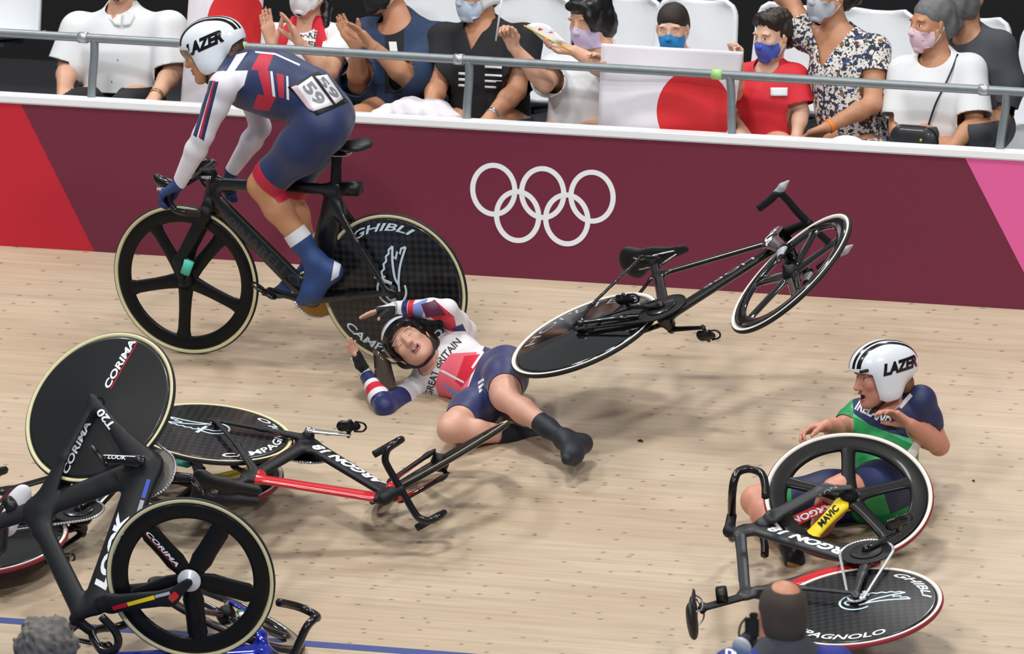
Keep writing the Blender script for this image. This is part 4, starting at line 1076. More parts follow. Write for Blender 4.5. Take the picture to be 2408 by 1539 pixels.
bn = Bones(uaL=(shL, elL, .05), faL=(elL, wrL, .04), haL=(wrL + hd * .012, wrL + hd * .15, .06), uaR=(shR, elR, .05), faR=(elR, wrR, .04), haR=(wrR, wrR + nrm(wrR - elR) * .15, .05), thL=(hipL, knL, .09), shL=(knL, anL, .05), ftL=(anL, toL, .05), heL=(anL, heL, .04),
           thR=(hipR, knR, .09), shR=(knR, anR, .05), ftR=(anR, toR, .05), tor=(sp[0], sp[1], .13), tor2=(sp[1], sp[2], .14), tor3=(sp[2], sp[4], .13), head=(H.w(0, 0, -.06), H.w(0, 0, .05), .08), neck=(sp[4], H.w(0, -.02, -.06), .05))
face = body.copy(); H.paint(face, eyes='open')
face.obj('body', FACE(skin('tan', 'c98f68')), r59, off)
NAV = mat('lycra_navy', '172a58', .55, noise=.1, scale=40, sheen=.2); WHT = mat('lycra_white', 'e4e2ea', .55, noise=.03, sheen=.2); RED = mat('lycra_red', 'c01f3c', .55, noise=.06); 
# skin suit: 0 navy 1 white 2 red
su = body.copy().keep(bn.cut(['haL'], wrL + hd * .0, hd), bn.cut(['haR'], wrR, wrR - elR), bn.cut(['thL', 'shL', 'ftL', 'heL'], lerp(hipL, knL, .93), knL - hipL), bn.cut(['thR', 'shR', 'ftR'], lerp(hipR, knR, .93), knR - hipR),
                      bn.cut(['shL', 'ftL', 'heL'], knL - nrm(anL - knL) * .012, anL - knL), bn.cut(['shR', 'ftR'], knR - nrm(anR - knR) * .012, anR - knR), bn.cut(['head', 'neck'], lerp(sp[4], H.c, .22), H.c - sp[4]), lambda V: np.linalg.norm(V - H.w(0, .035, -.06), axis=1) - .092).grow(.0035)
wh = lambda V: np.where(np.isin(bn.near(V), [0, 1, 2, 3, 4, 5]), .03, -.03)
su.paint(1, wh)
for P in ([(520, 165), (560, 136), (580, 130), (552, 168), (602, 164), (560, 200), (535, 215)],): pass
su.paint(1, *poly_px([(556, 128), (582, 122), (548, 172), (530, 172)]))
su.paint(1, *poly_px([(505, 168), (608, 165), (582, 192), (567, 226), (560, 252), (510, 252)]))
su.paint(2, *poly_px([(612, 122), (646, 122), (628, 166), (590, 164)]), on=[0]); su.paint(2, *poly_px([(606, 166), (632, 166), (640, 225), (622, 225)]), on=[0]); su.paint(2, *poly_px([(606, 222), (650, 228), (632, 262), (594, 256)]), on=[0])
su.paint(2, *poly_px([(650, 172), (667, 176), (668, 232), (656, 228)]), on=[0]); su.paint(1, *poly_px([(635, 167), (641, 168), (648, 228), (641, 228)]), on=[0]); su.paint(1, *poly_px([(673, 178), (678, 180), (680, 236), (674, 234)]), on=[0])
su.paint(1, *poly_px([(600, 120), (648, 125), (648, 129), (600, 124)]), on=[0, 2]); su.paint(1, *poly_px([(648, 125), (706, 151), (704, 155), (647, 129)]), on=[0, 2])
for m_, a, b in ((0, (497, 190), (458, 318)), (2, (504, 190), (469, 322)), (0, (510, 192), (475, 326))):
    dx = 4.2 if m_ == 0 else 2.4
    su.paint(m_, *poly_px([(a[0] - dx, a[1]), (a[0] + dx, a[1]), (b[0] + dx, b[1] + 6), (b[0] - dx, b[1])]), on=[1])
for h_, k_ in ((hipL, knL), (hipR, knR)):
    nm = ['thL', 'shL'] if h_ is hipL else ['thR', 'shR']
    su.paint(2, bn.on(nm), P_(lerp(h_, k_, .80), k_ - h_))
suit59 = su.obj('skin_suit', [NAV, WHT, RED], r59, off)
# race number sheets on the back
st59 = tree_of(su)
def patch(name, P, mt, tree, root, off, lift=.004, n=7):
    """a quad sheet laid on a body along the sight line, corners given in the photograph"""
    P = np.array(P, float); out = []
    for i in range(n + 1):
        for j in range(n + 1):
            a, b = i / n, j / n; q = (P[0] * (1 - a) + P[1] * a) * (1 - b) + (P[3] * (1 - a) + P[2] * a) * b
            r = nrm(ray(*q)); h = tree.ray_cast(Vector(CAM + r * 44), Vector(r)); out.append(np.array(h[0]) - r * lift if h[0] else np.full(3, np.nan))
    out = np.array(out); bad = np.isnan(out[:, 0])
    if bad.any() and not bad.all(): 
        good = np.where(~bad)[0]
        for i in np.where(bad)[0]:
            j = good[np.argmin(np.abs(good - i))]; k_ = i; a, b = (i // (n + 1)) / n, (i % (n + 1)) / n; q = (P[0] * (1 - a) + P[1] * a) * (1 - b) + (P[3] * (1 - a) + P[2] * a) * b
            r = ray(*q); out[i] = CAM + r * ((out[j] - CAM) @ vF)
    F = [[i * (n + 1) + j, (i + 1) * (n + 1) + j, (i + 1) * (n + 1) + j + 1, i * (n + 1) + j + 1] for i in range(n) for j in range(n)]
    t = Tri(out, q2t(np.array(F)))
    if (vnormals(t.V, t.T) @ vF).sum() > 0: t.T = t.T[:, ::-1]
    return t.shell(.0015).obj(name, [mt], root, off), t
def px_text(s, a, b, hpx, tree, root, off, mt, bold=.03, shear=0., up=None, curve=None, sub=2, lift=.002, d0=51.0):
    """lettering from image point a to b, thrown onto a body along the sight line"""
    a, b = np.array(a, float), np.array(b, float); c = (a + b) / 2; e = (b - a); L = np.hypot(*e); e = e / L
    n = np.array([e[1], -e[0]]); 
    if up is not None and n @ np.array(up) < 0: n = -n
    o = at_depth(*c, d0); ex = e[0] * vR - e[1] * vU; ey = n[0] * vR - n[1] * vU; k = d0 / FPX
    return wrap_text('lettering', s, mt, root, tree, o, ex, ey, hpx * k, L * k, ray(*c), bold, shear, lift, sub, off, (lambda t: curve(t) * k) if curve else None)
BIB = mat('number_sheet', 'e6e4e8', .5); BIB2 = mat('number_black', '16171a', .6); BIG = mat('number_grey', '82878e', .5); BIP = mat('number_pink', 'c9b0ba', .5)
patch('number_backing', [(676, 205), (748, 167), (820, 240), (745, 272)], BIB2, st59, r59, off, .003)
s1, t1 = patch('number_sheet', [(694, 206), (733, 179), (783, 246), (736, 262)], BIB, st59, r59, off, .007)
s2, t2 = patch('number_sheet', [(742, 179), (770, 175), (808, 232), (790, 244)], BIB, st59, r59, off, .007)
patch('number_tint', [(684, 205), (698, 200), (738, 262), (726, 258)], BIP, st59, r59, off, .009)
px_text('59', (720, 196), (758, 243), 28, tree_of(t1), s1, off * 0 if False else off, BIG, .03, 0, (1, -1))
px_text('59', (752, 182), (794, 230), 17, tree_of(t2), s2, off, BIG, .03, 0, (1, -1))
# gloves, socks, overshoes
gl = body.copy().keep(lambda V: -bn.cut(['haL'], wrL - hd * .006, hd)(V)).grow(.004); gl.obj('glove', [mat('glove_navy', '2a3f74', .7)], r59, off)
gl = body.copy().keep(lambda V: -bn.cut(['haR'], wrR, wrR - elR)(V)).grow(.004); gl.obj('glove', [mat('glove_navy')], r59, off)
for kn_, an_, nm in ((knL, anL, ['shL', 'ftL', 'heL']), (knR, anR, ['shR', 'ftR'])):
    so = body.copy().keep(lambda V: -bn.cut(nm, lerp(kn_, an_, .60), an_ - kn_)(V)).grow(.0045)
    so.paint(1, P_(lerp(kn_, an_, .73), kn_ - an_)); 
    if kn_ is knL: so.paint(1, *poly_px([(786, 614), (802, 622), (796, 650), (778, 662)]))
    so.obj('overshoe', [mat('overshoe_blue', '27447c', .6, noise=.1), mat('overshoe_white', 'dfe0e6', .6)], r59, off)
hl, full, ht = helmet(H, r59, off, 'aero', [mat('helmet_white', 'e8eef5', .28, coat=.4, noise=.02), MBL], text=(1, -.015, .035, .185, .054, .12), r=(.09, .138, .1))
zf = lambda V: H.loc(V)[:, 2]
vz = full.keep(lambda V: (lambda q: np.interp(q[:, 1], [.02, .04, .066, .13], [-.098, -.085, .026, .045]) - q[:, 2])(H.loc(V)), lambda V: H.loc(V)[:, 1] - .035, lambda V: (lambda q: q[:, 2] - np.interp(q[:, 1], [.02, .06, .12], [-.085, -.085, -.07]))(H.loc(V))).grow(.002).shell(.004)
vz.obj('visor', [mat('visor_smoke', '6f6352', .12, coat=.8, metal=.3)], r59, off)
straps(H, r59, off)
S_ = Sdf(); 
for q in ((0, -.095, -.02, .05), (.02, -.1, -.05, .035), (-.02, -.105, -.04, .038), (0, -.115, -.005, .04)): S_.ell(H.w(*q[:3]), [q[3]] * 3, None, .02)
V, Q = S_.mesh(.006, disp=lambda x, y, z: .004 * np.sin(x * 160) * np.sin(y * 140 + z * 90)); mesh_obj('hair', V, Q, mat('hair_brown', '5a3d26', .6, noise=.3, scale=90), parent=r59, off=off)
if 1:
    for n_, a_, b_ in () and (('thighL', hipL, knL), ('shinL', knL, anL), ('thighR', hipR, knR), ('shinR', knR, anR), ('uaL', shL, elL), ('faL', elL, wrL), ('uaR', shR, elR), ('faR', elR, wrR), ('torso', sp[0], sp[4])): print('59', n_, round(float(np.linalg.norm(np.asarray(a_) - b_)), 3))

def reach(a, px, py, L, near=True):
    """joint on the sight line of a pixel, one bone length from its parent joint"""
    r = nrm(ray(px, py)); q = np.asarray(a) - CAM; t0 = q @ r; d2 = q @ q - t0 * t0; h = L * L - d2
    s_ = sqrt(h) if h > 0 else 0.0
    return CAM + r * (t0 - s_ if near else t0 + s_)
def vcomp(v): return np.array([v @ vR, v @ vU, -(v @ vF)])
MHW = mat('helmet_white')
# ------------------------------------------------------------------ rider lying on her back
pel = G(1162, 898, .12); nk = reach(pel, 1022, 849, .49, False); ax = nrm(nk - pel)
l0 = vdir(.62, .74, -.2); lt = nrm(l0 - ax * (l0 @ ax)); fr_ = np.cross(lt, ax)
sm = lerp(pel, nk, .93); shL = sm + lt * .165; shR = sm - lt * .165; hipL = pel + lt * .08; hipR = pel - lt * .095 + vdir(0, -1, .2) * .02
knL = reach(hipL, 1188, 938, .41); anL = reach(knL, 1328, 1034, .40); heL = reach(anL, 1370, 1044, .075); toL = reach(heL, 1334, 1080, .2, True)
knR = reach(hipR, 1058, 1012, .40); anR = reach(knR, 1262, 1026, .40, False); heR = anR + TN * .0 + vdir(.5, -.2, .1) * .06; toR = heR + vdir(.9, .1, -.5) * .16
elL = reach(shL, 1052, 728, .26); wrL = reach(elL, 930, 724, .235, False); elR = reach(shR, 905, 958, .25); wrR = reach(elR, 858, 876, .23, False)
gb = person('fallen cyclist in white and navy suit lying with both arms around the head', G(1090, 930)); off = np.array(gb.location)
B = Sdf(); sp = [pel, lerp(pel, nk, .35), lerp(pel, nk, .72), sm]
B.chain(sp, [.125, .114, .134, .105], .05, (fr_, .72)); B.cone(shL, shR, .052, .052, .05)
for q in (-1, 1): B.ell(lerp(pel, nk, .7) + lt * q * .06 + fr_ * .06, [.06, .06, .06], None, .05); B.ell(pel + lt * q * .055 - fr_ * .03, [.083, .083, .083], None, .05)
arm(B, shL, elL, wrL, .98); arm(B, shR, elR, wrR, .98); leg(B, hipL, knL, anL, .93); leg(B, hipR, knR, anR, .9); foot(B, anL, heL, toL, 1.0); foot(B, anR, heR, toR, 1.0)
dL = nrm(at_depth(866, 738, (wrL - CAM) @ vF - .03) - wrL); dR = nrm(at_depth(826, 818, (wrR - CAM) @ vF - .02) - wrR)
hand(B, wrL, dL, vdir(.1, -.9, .2), vdir(-.2, .1, 1), .1, .97, .2); hand(B, wrR, dR, vdir(.85, .35, .45), vdir(.5, -.5, .9), .12, .97, .5, .3)
hc = reach(sm, 968, 812, .215, True)
H = Head(hc, vdir(-.30, .27, .9), vdir(-.76, .65, -.1), .98).build(B, lerp(nk, sm, .3), .052, mouth=.008)
body = remesh(B, .0062, [(H.w(0, .01, -.01), .132, .003), (wrL + dL * .085, .095, .0042), (wrR + dR * .085, .1, .0042)])
bn = Bones(uaL=(shL, elL, .05), faL=(elL, wrL, .04), haL=(wrL, wrL + dL * .17, .05), uaR=(shR, elR, .05), faR=(elR, wrR, .04), haR=(wrR, wrR + dR * .17, .05), thL=(hipL, knL, .085), shL=(knL, anL, .05), ftL=(anL, toL, .05), heL=(anL, heL, .045),
           thR=(hipR, knR, .085), shR=(knR, anR, .05), ftR=(anR, toR, .05), tor=(sp[0], sp[1], .13), tor2=(sp[1], sp[3], .13), head=(H.w(0, 0, -.07), H.w(0, 0, .05), .08), neck=(nk, H.w(0, -.02, -.07), .05), shd=(shL, shR, .06))
face = body.copy(); H.paint(face, mouth=.008, eyes='shut', teeth=True); face.obj('body', FACE(skin('fair', 'd2a18c')), gb, off)
gN = mat('gb_navy', '161f5c', .5, noise=.08, sheen=.2); gW = mat('gb_white', 'e9e7ea', .55, noise=.03); gR = mat('gb_red', 'd8283f', .5, noise=.05); gP = mat('gb_pink', 'ec6a7c', .5, noise=.05); gS = mat('gb_sky', '7c92cf', .5); gV = mat('gb_plum', '5a2146', .5)
su = body.copy().keep(bn.cut(['haL'], wrL + dL * .01, dL), bn.cut(['haR'], wrR + dR * .01, dR), bn.cut(['thL', 'shL', 'ftL', 'heL'], lerp(hipL, knL, .70), knL - hipL), bn.cut(['thR', 'shR', 'ftR'], lerp(hipR, knR, .66), knR - hipR),
                      bn.cut(['shL', 'ftL', 'heL'], knL - nrm(anL - knL) * .03, anL - knL), bn.cut(['shR', 'ftR'], knR - nrm(anR - knR) * .03, anR - knR), bn.cut(['head', 'neck'], lerp(nk, H.c, .3), H.c - nk)).grow(.0035)
# 0 navy 1 white 2 red 3 pink 4 sky 5 plum
su.paint(1, bn.on(['tor', 'tor2', 'shd', 'neck', 'head', 'uaL', 'uaR', 'faL', 'faR', 'haL', 'haR']))
su.paint(0, half_px((1076, 975), (1136, 822)), bn.on(['tor', 'tor2', 'thL', 'thR']))
su.paint(0, bn.on(['thL', 'thR', 'shL', 'shR']))
su.paint(3, *poly_px([(1038, 858), (1060, 832), (1122, 828), (1092, 940), (1074, 958), (1036, 944), (1022, 905)]), on=[1]); su.paint(2, *poly_px([(1092, 838), (1134, 832), (1122, 862), (1086, 912), (1070, 898)]), on=[3, 1])
su.paint(1, *poly_px([(1033, 872), (1040, 870), (1092, 898), (1090, 902)]), on=[2, 3]); su.paint(4, *poly_px([(1036, 902), (1092, 930), (1086, 952)]), on=[2, 3])
su.paint(1, *poly_px([(1134, 826), (1139, 828), (1112, 868), (1108, 864)]))
su.paint(0, bn.band(['uaR', 'faR'], elR, elR - shR, .26), bn.on(['uaR'])); su.paint(0, bn.on(['faR']), NEG(P_(lerp(elR, wrR, .22), wrR - elR))); su.paint(2, bn.band(['faR'], lerp(elR, wrR, .45), wrR - elR, .045)); su.paint(0, bn.on(['faR']), P_(lerp(elR, wrR, .66), wrR - elR), NEG(P_(lerp(elR, wrR, .99), wrR - elR)))
su.paint(1, bn.on(['uaR']), NEG(P_(lerp(shR, elR, .4), elR - shR)))
su.paint(2, bn.on(['uaL', 'faL']), *poly_px([(1020, 704), (1068, 745), (1078, 790), (1040, 770), (1000, 735)])); su.paint(5, *poly_px([(990, 716), (1024, 706), (1050, 742), (1002, 748)]), on=[1, 2]); su.paint(4, *poly_px([(968, 718), (1006, 702), (992, 748), (966, 744)]), on=[1, 2])
su.paint(2, bn.band(['faL'], lerp(elL, wrL, .66), wrL - elL, .026)); su.paint(0, bn.band(['faL'], lerp(elL, wrL, .78), wrL - elL, .026)); su.paint(0, bn.on(['uaL']), *poly_px([(1062, 772), (1088, 762), (1102, 792), (1075, 800)]))
suit = su.obj('skin_suit', [gN, gW, gR, gP, gS, gV], gb, off); tS = tree_of(su)
LET = mat('letter_slate', '2b3040', .5)
patch('hip_mark', [(1123, 899), (1136, 890), (1138, 896), (1124, 906)], MDE, tS, gb, off, .004, 3); patch('hip_mark', [(1124, 909), (1136, 901), (1137, 907), (1126, 916)], MDE, tS, gb, off, .004, 3); patch('hip_mark', [(1126, 919), (1133, 913), (1134, 919), (1128, 925)], MDE, tS, gb, off, .004, 3)
px_text('GREAT', (1006, 932), (1024, 872), 17, tS, suit, off, LET, .02, 0, (-1, -.3)); px_text('BRITAIN', (1026, 862), (1080, 800), 17, tS, suit, off, LET, .02, 0, (-1, -.3), curve=lambda t: -8 * (t * t - .25))
for hnd, nm, wr, d in ((gb, 'haL', wrL, dL), (gb, 'haR', wrR, dR)):
    gl = body.copy().keep(lambda V: -bn.cut([nm], wr - d * .004, d)(V), lambda V: -((V - (wr + d * .092)) @ d)).grow(.0035)
    pn = vdir(.85, .35, .45) if nm == 'haR' else vdir(.1, -.9, .2)
    gl.paint(1, lambda V: (V - wr) @ pn - .0); gl.obj('glove', [mat('glove_white', 'e2e2e6', .6), mat('glove_black', '16181c', .7)], gb, off)
for kn_, an_, nm, t0 in ((knL, anL, ['shL', 'ftL', 'heL'], .58), (knR, anR, ['shR', 'ftR'], .55)):
    so = body.copy().keep(lambda V: -bn.cut(nm, lerp(kn_, an_, t0), an_ - kn_)(V)).grow(.004)
    so.obj('overshoe', [mat('overshoe_coal', '1d222c', .6, noise=.12)], gb, off)
S_ = Sdf(); hr_ = H
for q in ((.055, -.045, .0, .05), (-.055, -.045, .0, .05), (0, -.07, -.03, .06), (.06, -.05, -.05, .035), (.05, .03, .07, .04), (-.05, .03, .07, .04)): S_.ell(H.w(*q[:3]), [q[3]] * 3, None, .03)
V, Q = S_.mesh(.006); mesh_obj('hair', V, Q, mat('hair_dark', '1e1713', .5, noise=.3, scale=90), parent=gb, off=off)
zb = ([-.19, -.1, -.05, .0, .03, .06, .09, .14], [-.06, -.06, -.05, -.03, .0, .045, .062, .07])
hl, full, ht = helmet(H, gb, off, 'gb', [MHW, MBL], stripes=False, r=(.1, .128, .108), zb=zb)
me = hl.data
rim = full.keep(lambda V: (lambda q: q[:, 2] - np.interp(q[:, 1], *zb) + .002)(H.loc(V)), lambda V: (lambda q: .068 - q[:, 2] + np.interp(q[:, 1], [-.1, .0, .1], [-.03, .0, .03]))(H.loc(V))).grow(.003).shell(.02); rim.obj('helmet_rim', [MBL], gb, off)
straps(H, gb, off)
# visor knocked loose below the helmet
P = np.array([(874, 868), (906, 862), (934, 912), (930, 928), (888, 930)]); c3 = [at_depth(x, y, (H.c - CAM) @ vF + .06) for x, y in P]
def sheet(pts, th, bend, n=6):
    V = []; a, b, c, d = pts
    for i in range(n + 1):
        for j in range(n + 1):
            u, v = i / n, j / n; V.append(((1 - u) * a + u * b) * (1 - v) + ((1 - u) * d + u * c) * v + bend * (4 * u * (1 - u)))
    F = [[i * (n + 1) + j, (i + 1) * (n + 1) + j, (i + 1) * (n + 1) + j + 1, i * (n + 1) + j + 1] for i in range(n) for j in range(n)]
    t = Tri(np.array(V), q2t(np.array(F)))
    if (vnormals(t.V, t.T) @ vF).sum() > 0: t.T = t.T[:, ::-1]
    return t.shell(th)
dv = (G(905, 930, .03) - CAM) @ vF
sheet([at_depth(877, 818, (H.c - CAM) @ vF + .02), at_depth(918, 850, (H.c - CAM) @ vF + .02), at_depth(936, 922, dv), at_depth(884, 930, dv)], .004, -vF * .03).obj('visor', [mat('visor_brown', '4a4238', .15, coat=.6)], gb, off)

# ------------------------------------------------------------------ rider in green sitting behind her bicycle
pel = G(2080, 1152, .12); nk = reach(pel, 2094, 944, .41, False); ax = nrm(nk - pel)
f0 = vdir(-.62, 0, .75); lt = nrm(np.cross(ax, f0)); fr_ = np.cross(lt, ax)
sm = lerp(pel, nk, .97); shL = sm + lt * .165 - ax * .035; shR = sm - lt * .165; hipL = pel + lt * .085; hipR = pel - lt * .085
knL = reach(hipL, 1966, 1160, .40); anL = reach(knL, 1922, 1262, .39, False); heL = anL + vdir(.2, -.9, 0) * .05; toL = heL + vdir(-.8, -.4, .3) * .19
knR = reach(hipR, 1778, 1178, .42); anR = reach(knR, 1858, 1280, .38); heR = reach(anR, 1868, 1318, .07); toR = reach(heR, 1872, 1352, .2, False)
dsh = (shL - CAM) @ vF; elL = at_depth(2208, 1048, dsh + .1); wrL = at_depth(2142, 1000, dsh - .14); elR = reach(shR, 1970, 1012, .24); wrR = reach(elR, 1944, 1002, .2)
ir = person('fallen cyclist in green jersey and white helmet sitting behind a graphite bicycle', G(2075, 1190)); off = np.array(ir.location)
B = Sdf(); sp = [pel, lerp(pel, nk, .38), lerp(pel, nk, .72), sm]
B.chain(sp, [.145, .125, .142, .105], .05, (fr_, .76)); B.cone(shL, shR, .055, .055, .05)
for q in (-1, 1): B.ell(lerp(pel, nk, .72) + lt * q * .06 + fr_ * .055, [.065, .065, .065], None, .05); B.ell(pel + lt * q * .06 - fr_ * .03, [.1, .1, .1], None, .05)
arm(B, shL, elL, wrL, 1.05); arm(B, shR, elR, wrR, 1.05); leg(B, hipL, knL, anL, 1.1); leg(B, hipR, knR, anR, 1.1); foot(B, anL, heL, toL); foot(B, anR, heR, toR)
dL = nrm(at_depth(2082, 958, (wrL - CAM) @ vF - .02) - wrL); dR = nrm(at_depth(1898, 1012, (wrR - CAM) @ vF - .03) - wrR)
hand(B, wrL, dL, vdir(-.3, -.9, .3), vdir(-.2, .4, -.9), .45, .98, .2); hand(B, wrR, dR, vdir(.2, -.9, .3), vdir(.3, .1, .9), .6, .98, .2)
hc = reach(sm, 2067, 886, .205, True)
H = Head(hc, vdir(-.93, -.18, .42), vdir(.02, .98, .1), 1.0).build(B, lerp(nk, sm, .2), .056, mouth=.02)
body = remesh(B, .0062, [(H.w(0, .01, -.01), .137, .003), (wrL + dL * .075, .09, .004), (wrR + dR * .075, .09, .004)])
bn = Bones(uaL=(shL, elL, .05), faL=(elL, wrL, .04), haL=(wrL, wrL + dL * .15, .05), uaR=(shR, elR, .05), faR=(elR, wrR, .04), haR=(wrR, wrR + dR * .15, .05), thL=(hipL, knL, .085), shL=(knL, anL, .05), ftL=(anL, toL, .05),
           thR=(hipR, knR, .085), shR=(knR, anR, .05), ftR=(anR, toR, .05), heR=(anR, heR, .04), tor=(sp[0], sp[1], .13), tor2=(sp[1], sp[3], .13), head=(H.w(0, 0, -.07), H.w(0, 0, .05), .08), neck=(nk, H.w(0, -.02, -.07), .05), shd=(shL, shR, .06))
face = body.copy(); H.paint(face, mouth=.02, eyes='open', teeth=True); face.obj('body', FACE(skin('rosy', 'd0917a')), ir, off)
iG = mat('ire_green', '1f9a56', .55, noise=.12, scale=60); iN = mat('ire_navy', '202b57', .55, noise=.1); iW = mat('ire_white', 'd9d8d4', .6); iL = mat('ire_leaf', '58cf8e', .55); iO = mat('ire_orange', 'ec7a35', .5); iD = mat('ire_dark', '14633c', .55)
su = body.copy().keep(bn.cut(['uaL', 'faL', 'haL'], lerp(shL, elL, .62), elL - shL), bn.cut(['uaR', 'faR', 'haR'], lerp(shR, elR, .72), elR - shR), bn.cut(['faL', 'faR', 'haL', 'haR'], pel + vU * 9, -vU), bn.cut(['thL', 'shL', 'ftL'], lerp(hipL, knL, .78), knL - hipL), bn.cut(['thR', 'shR', 'ftR', 'heR'], lerp(hipR, knR, .78), knR - hipR),
                      bn.cut(['shL', 'ftL'], knL - nrm(anL - knL) * .03, anL - knL), bn.cut(['shR', 'ftR', 'heR'], knR - nrm(anR - knR) * .03, anR - knR), bn.cut(['head', 'neck'], lerp(nk, H.c, .22), H.c - nk)).grow(.004)
# 0 green 1 navy 2 white 3 leaf 4 orange 5 dark
su.paint(3, bn.on(['tor', 'tor2']), NEG(half_px((1996, 975), (2180, 1062)))); su.paint(0, *poly_px([(1985, 968), (2000, 955), (2050, 1000), (2120, 1020), (2170, 1032), (2165, 1050), (2090, 1045), (2030, 1016)]))
su.paint(1, bn.on(['tor', 'tor2', 'shd', 'uaL', 'neck']), *poly_px([(2005, 920), (2090, 905), (2215, 980), (2200, 1040), (2160, 1036), (2090, 1018), (2045, 1000), (2006, 972)]))
su.paint(1, lambda V: (V - sm) @ lt - .055, lambda V: (V - sm) @ ax + .13 + .25 * ((V - sm) @ lt)); su.paint(1, bn.on(['uaL'])); su.paint(0, bn.on(['uaR']))
for i in range(7): su.paint(5, bn.band(['uaR'], lerp(shR, elR, .12 + i * .095), elR - shR, .0045), on=[0])
su.paint(4, *poly_px([(1978, 940), (1988, 938), (1984, 958), (1976, 960)]))
for i in range(8):
    y0 = 1046 + i * 17; su.paint(5, *poly_px([(1995, y0 + 12), (2120, y0 - 10), (2120, y0 - 6), (1995, y0 + 17)]), on=[3])
su.paint(2, *poly_px([(2150, 1040), (2170, 1046), (2112, 1150), (2075, 1140)]), on=[0, 3, 5, 1]); su.paint(2, *poly_px([(1955, 1085), (2000, 1082), (2006, 1106), (1958, 1094)]), on=[3, 5, 0])
su.paint(1, bn.on(['thL', 'thR'])); su.paint(1, *poly_px([(1950, 1096), (2030, 1108), (2080, 1180), (1950, 1200)]), on=[3, 5, 0, 2]); su.paint(0, bn.band(['thR'], lerp(hipR, knR, .74), knR - hipR, .05)); su.paint(0, *poly_px([(2030, 1150), (2075, 1150), (2110, 1260), (2040, 1260)]), on=[1])
su.paint(2, *poly_px([(2112, 955), (2140, 925), (2146, 932), (2120, 962)]))
suit = su.obj('cycling_kit', [iG, iN, iW, iL, iO, iD], ir, off); tS = tree_of(su)
px_text('IRELAND', (2014, 952), (2094, 996), 24, tS, suit, off, MDE, .03, .05, (0, -1), curve=lambda t: 9 * (t * t - .25) * -1, d0=49.0)
for kn_, an_, nm in ((knL, anL, ['shL', 'ftL']), (knR, anR, ['shR', 'ftR', 'heR'])):
    so = body.copy().keep(lambda V: -bn.cut(nm, lerp(kn_, an_, .86), an_ - kn_)(V)).grow(.005)
    if nm[0] == 'shR': so.paint(1, *poly_px([(1852, 1322), (1880, 1330), (1878, 1338), (1850, 1332)]))
    so.obj('cycling_shoe', [mat('shoe_black', '15161a', .4), mat('cleat_orange', 'd99a3a', .5)], ir, off)
helmet(H, ir, off, 'aero', [MHW, MBL], text=(1, -.06, .045, .175, .05, .06), r=(.094, .136, .1), hk=1.06)
V, F = box((0, 0, 0), (.012, .04, .012), bev=.002); V = V @ H.R.T + H.w(.072, .1, .048); mesh_obj('helmet_vent', V, F, MBL, parent=ir, off=off)
straps(H, ir, off)
S_ = Sdf()
for q in ((0, -.1, -.03, .045), (.03, -.1, -.05, .035), (-.03, -.1, -.05, .035)): S_.ell(H.w(*q[:3]), [q[3]] * 3, None, .03)
V, Q = S_.mesh(.006); mesh_obj('hair', V, Q, mat('hair_auburn', '7a4c2c', .6, noise=.3, scale=90), parent=ir, off=off)

# ================================================================== STAND: SEATS
MSE = mat('seat_white', 'e3e6ea', .42, noise=.03, scale=8); MSM = mat('seat_metal', '5b6063', .5, metal=.4)
def seat_proto():
    """shell seat; origin at the foot, x along the row, y to the back, z up"""
    def shell_part(f, n=26, m_=26):
        V = []; 
        for i in range(n + 1):
            for j in range(m_ + 1): V.append(f(i / n * 2 - 1, j / m_))
        F = [[i * (m_ + 1) + j, (i + 1) * (m_ + 1) + j, (i + 1) * (m_ + 1) + j + 1, i * (m_ + 1) + j + 1] for i in range(n) for j in range(m_)]
        t = Tri(np.array(V), q2t(np.array(F))); return t.shell(.018)
    def back(u, v):
        w = .205 * (1 - .10 * v) * (1 if v < .86 else sqrt(max(0, 1 - ((v - .86) / .142) ** 2)) * .35 + .65); return [u * w, .20 + .07 * v - .05 * (u * u), .40 + .47 * v]
    def pan(u, v):
        w = .21 * (1 if v > .15 else .8 + v * 1.33); return [u * w, -.2 + .42 * v, .40 + .03 * u * u + .03 * (1 - v) ** 2 - .0 * v]
    return shell_part(back), shell_part(pan)
tb, tp = seat_proto()
r0_ = None
def seat(px, ytop, b, label, zoff=None):
    global r0_
    p = WB(px, ytop, b + .27); foot_ = np.array(p) - ZV * .87 + NH * .27
    mwm = frame_mw(foot_, AU, -NH, ZV)
    o = thing('stadium_seat', label, 'seat', mw=mwm, group='white shell seats in the stand')
    if r0_ is None:
        bk = tb.obj('backrest', [MSE], o); pn = tp.obj('seat_pan', [MSE], o)
        V, F = cat(box((0, .1, .2), (.05, .06, .4), bev=.004), box((0, .1, .01), (.22, .14, .02)), box((0, .02, .385), (.3, .2, .02))); br = mesh_obj('bracket', V, F, MSM, parent=o, smooth=False)
        r0_ = (bk, pn, br)
    else:
        for q in r0_: child_copy(q, o)
    return o
for px, yt, lb in ((22, -165, 'empty white seat at the left end of the front row'), (1262, -12, 'white seat behind the woman waving a paper flag'), (1475, -6, 'white seat just left of the boy in the blue mask'), (1650, 0, 'white seat directly behind the boy in the blue mask'), (1884, 12, 'white seat behind the boy in the red shirt'),
                   (2070, 24, 'white seat behind the woman in the patterned dress'), (2292, 42, 'white seat right of the old woman in white'), (2505, 64, 'white seat cut by the right edge of the picture'), (1050, -25, 'white seat behind the man in the black polo shirt')):
    seat(px, yt, 1.5 if px in (1475, 2070, 2292, 2505) else .95, lb)
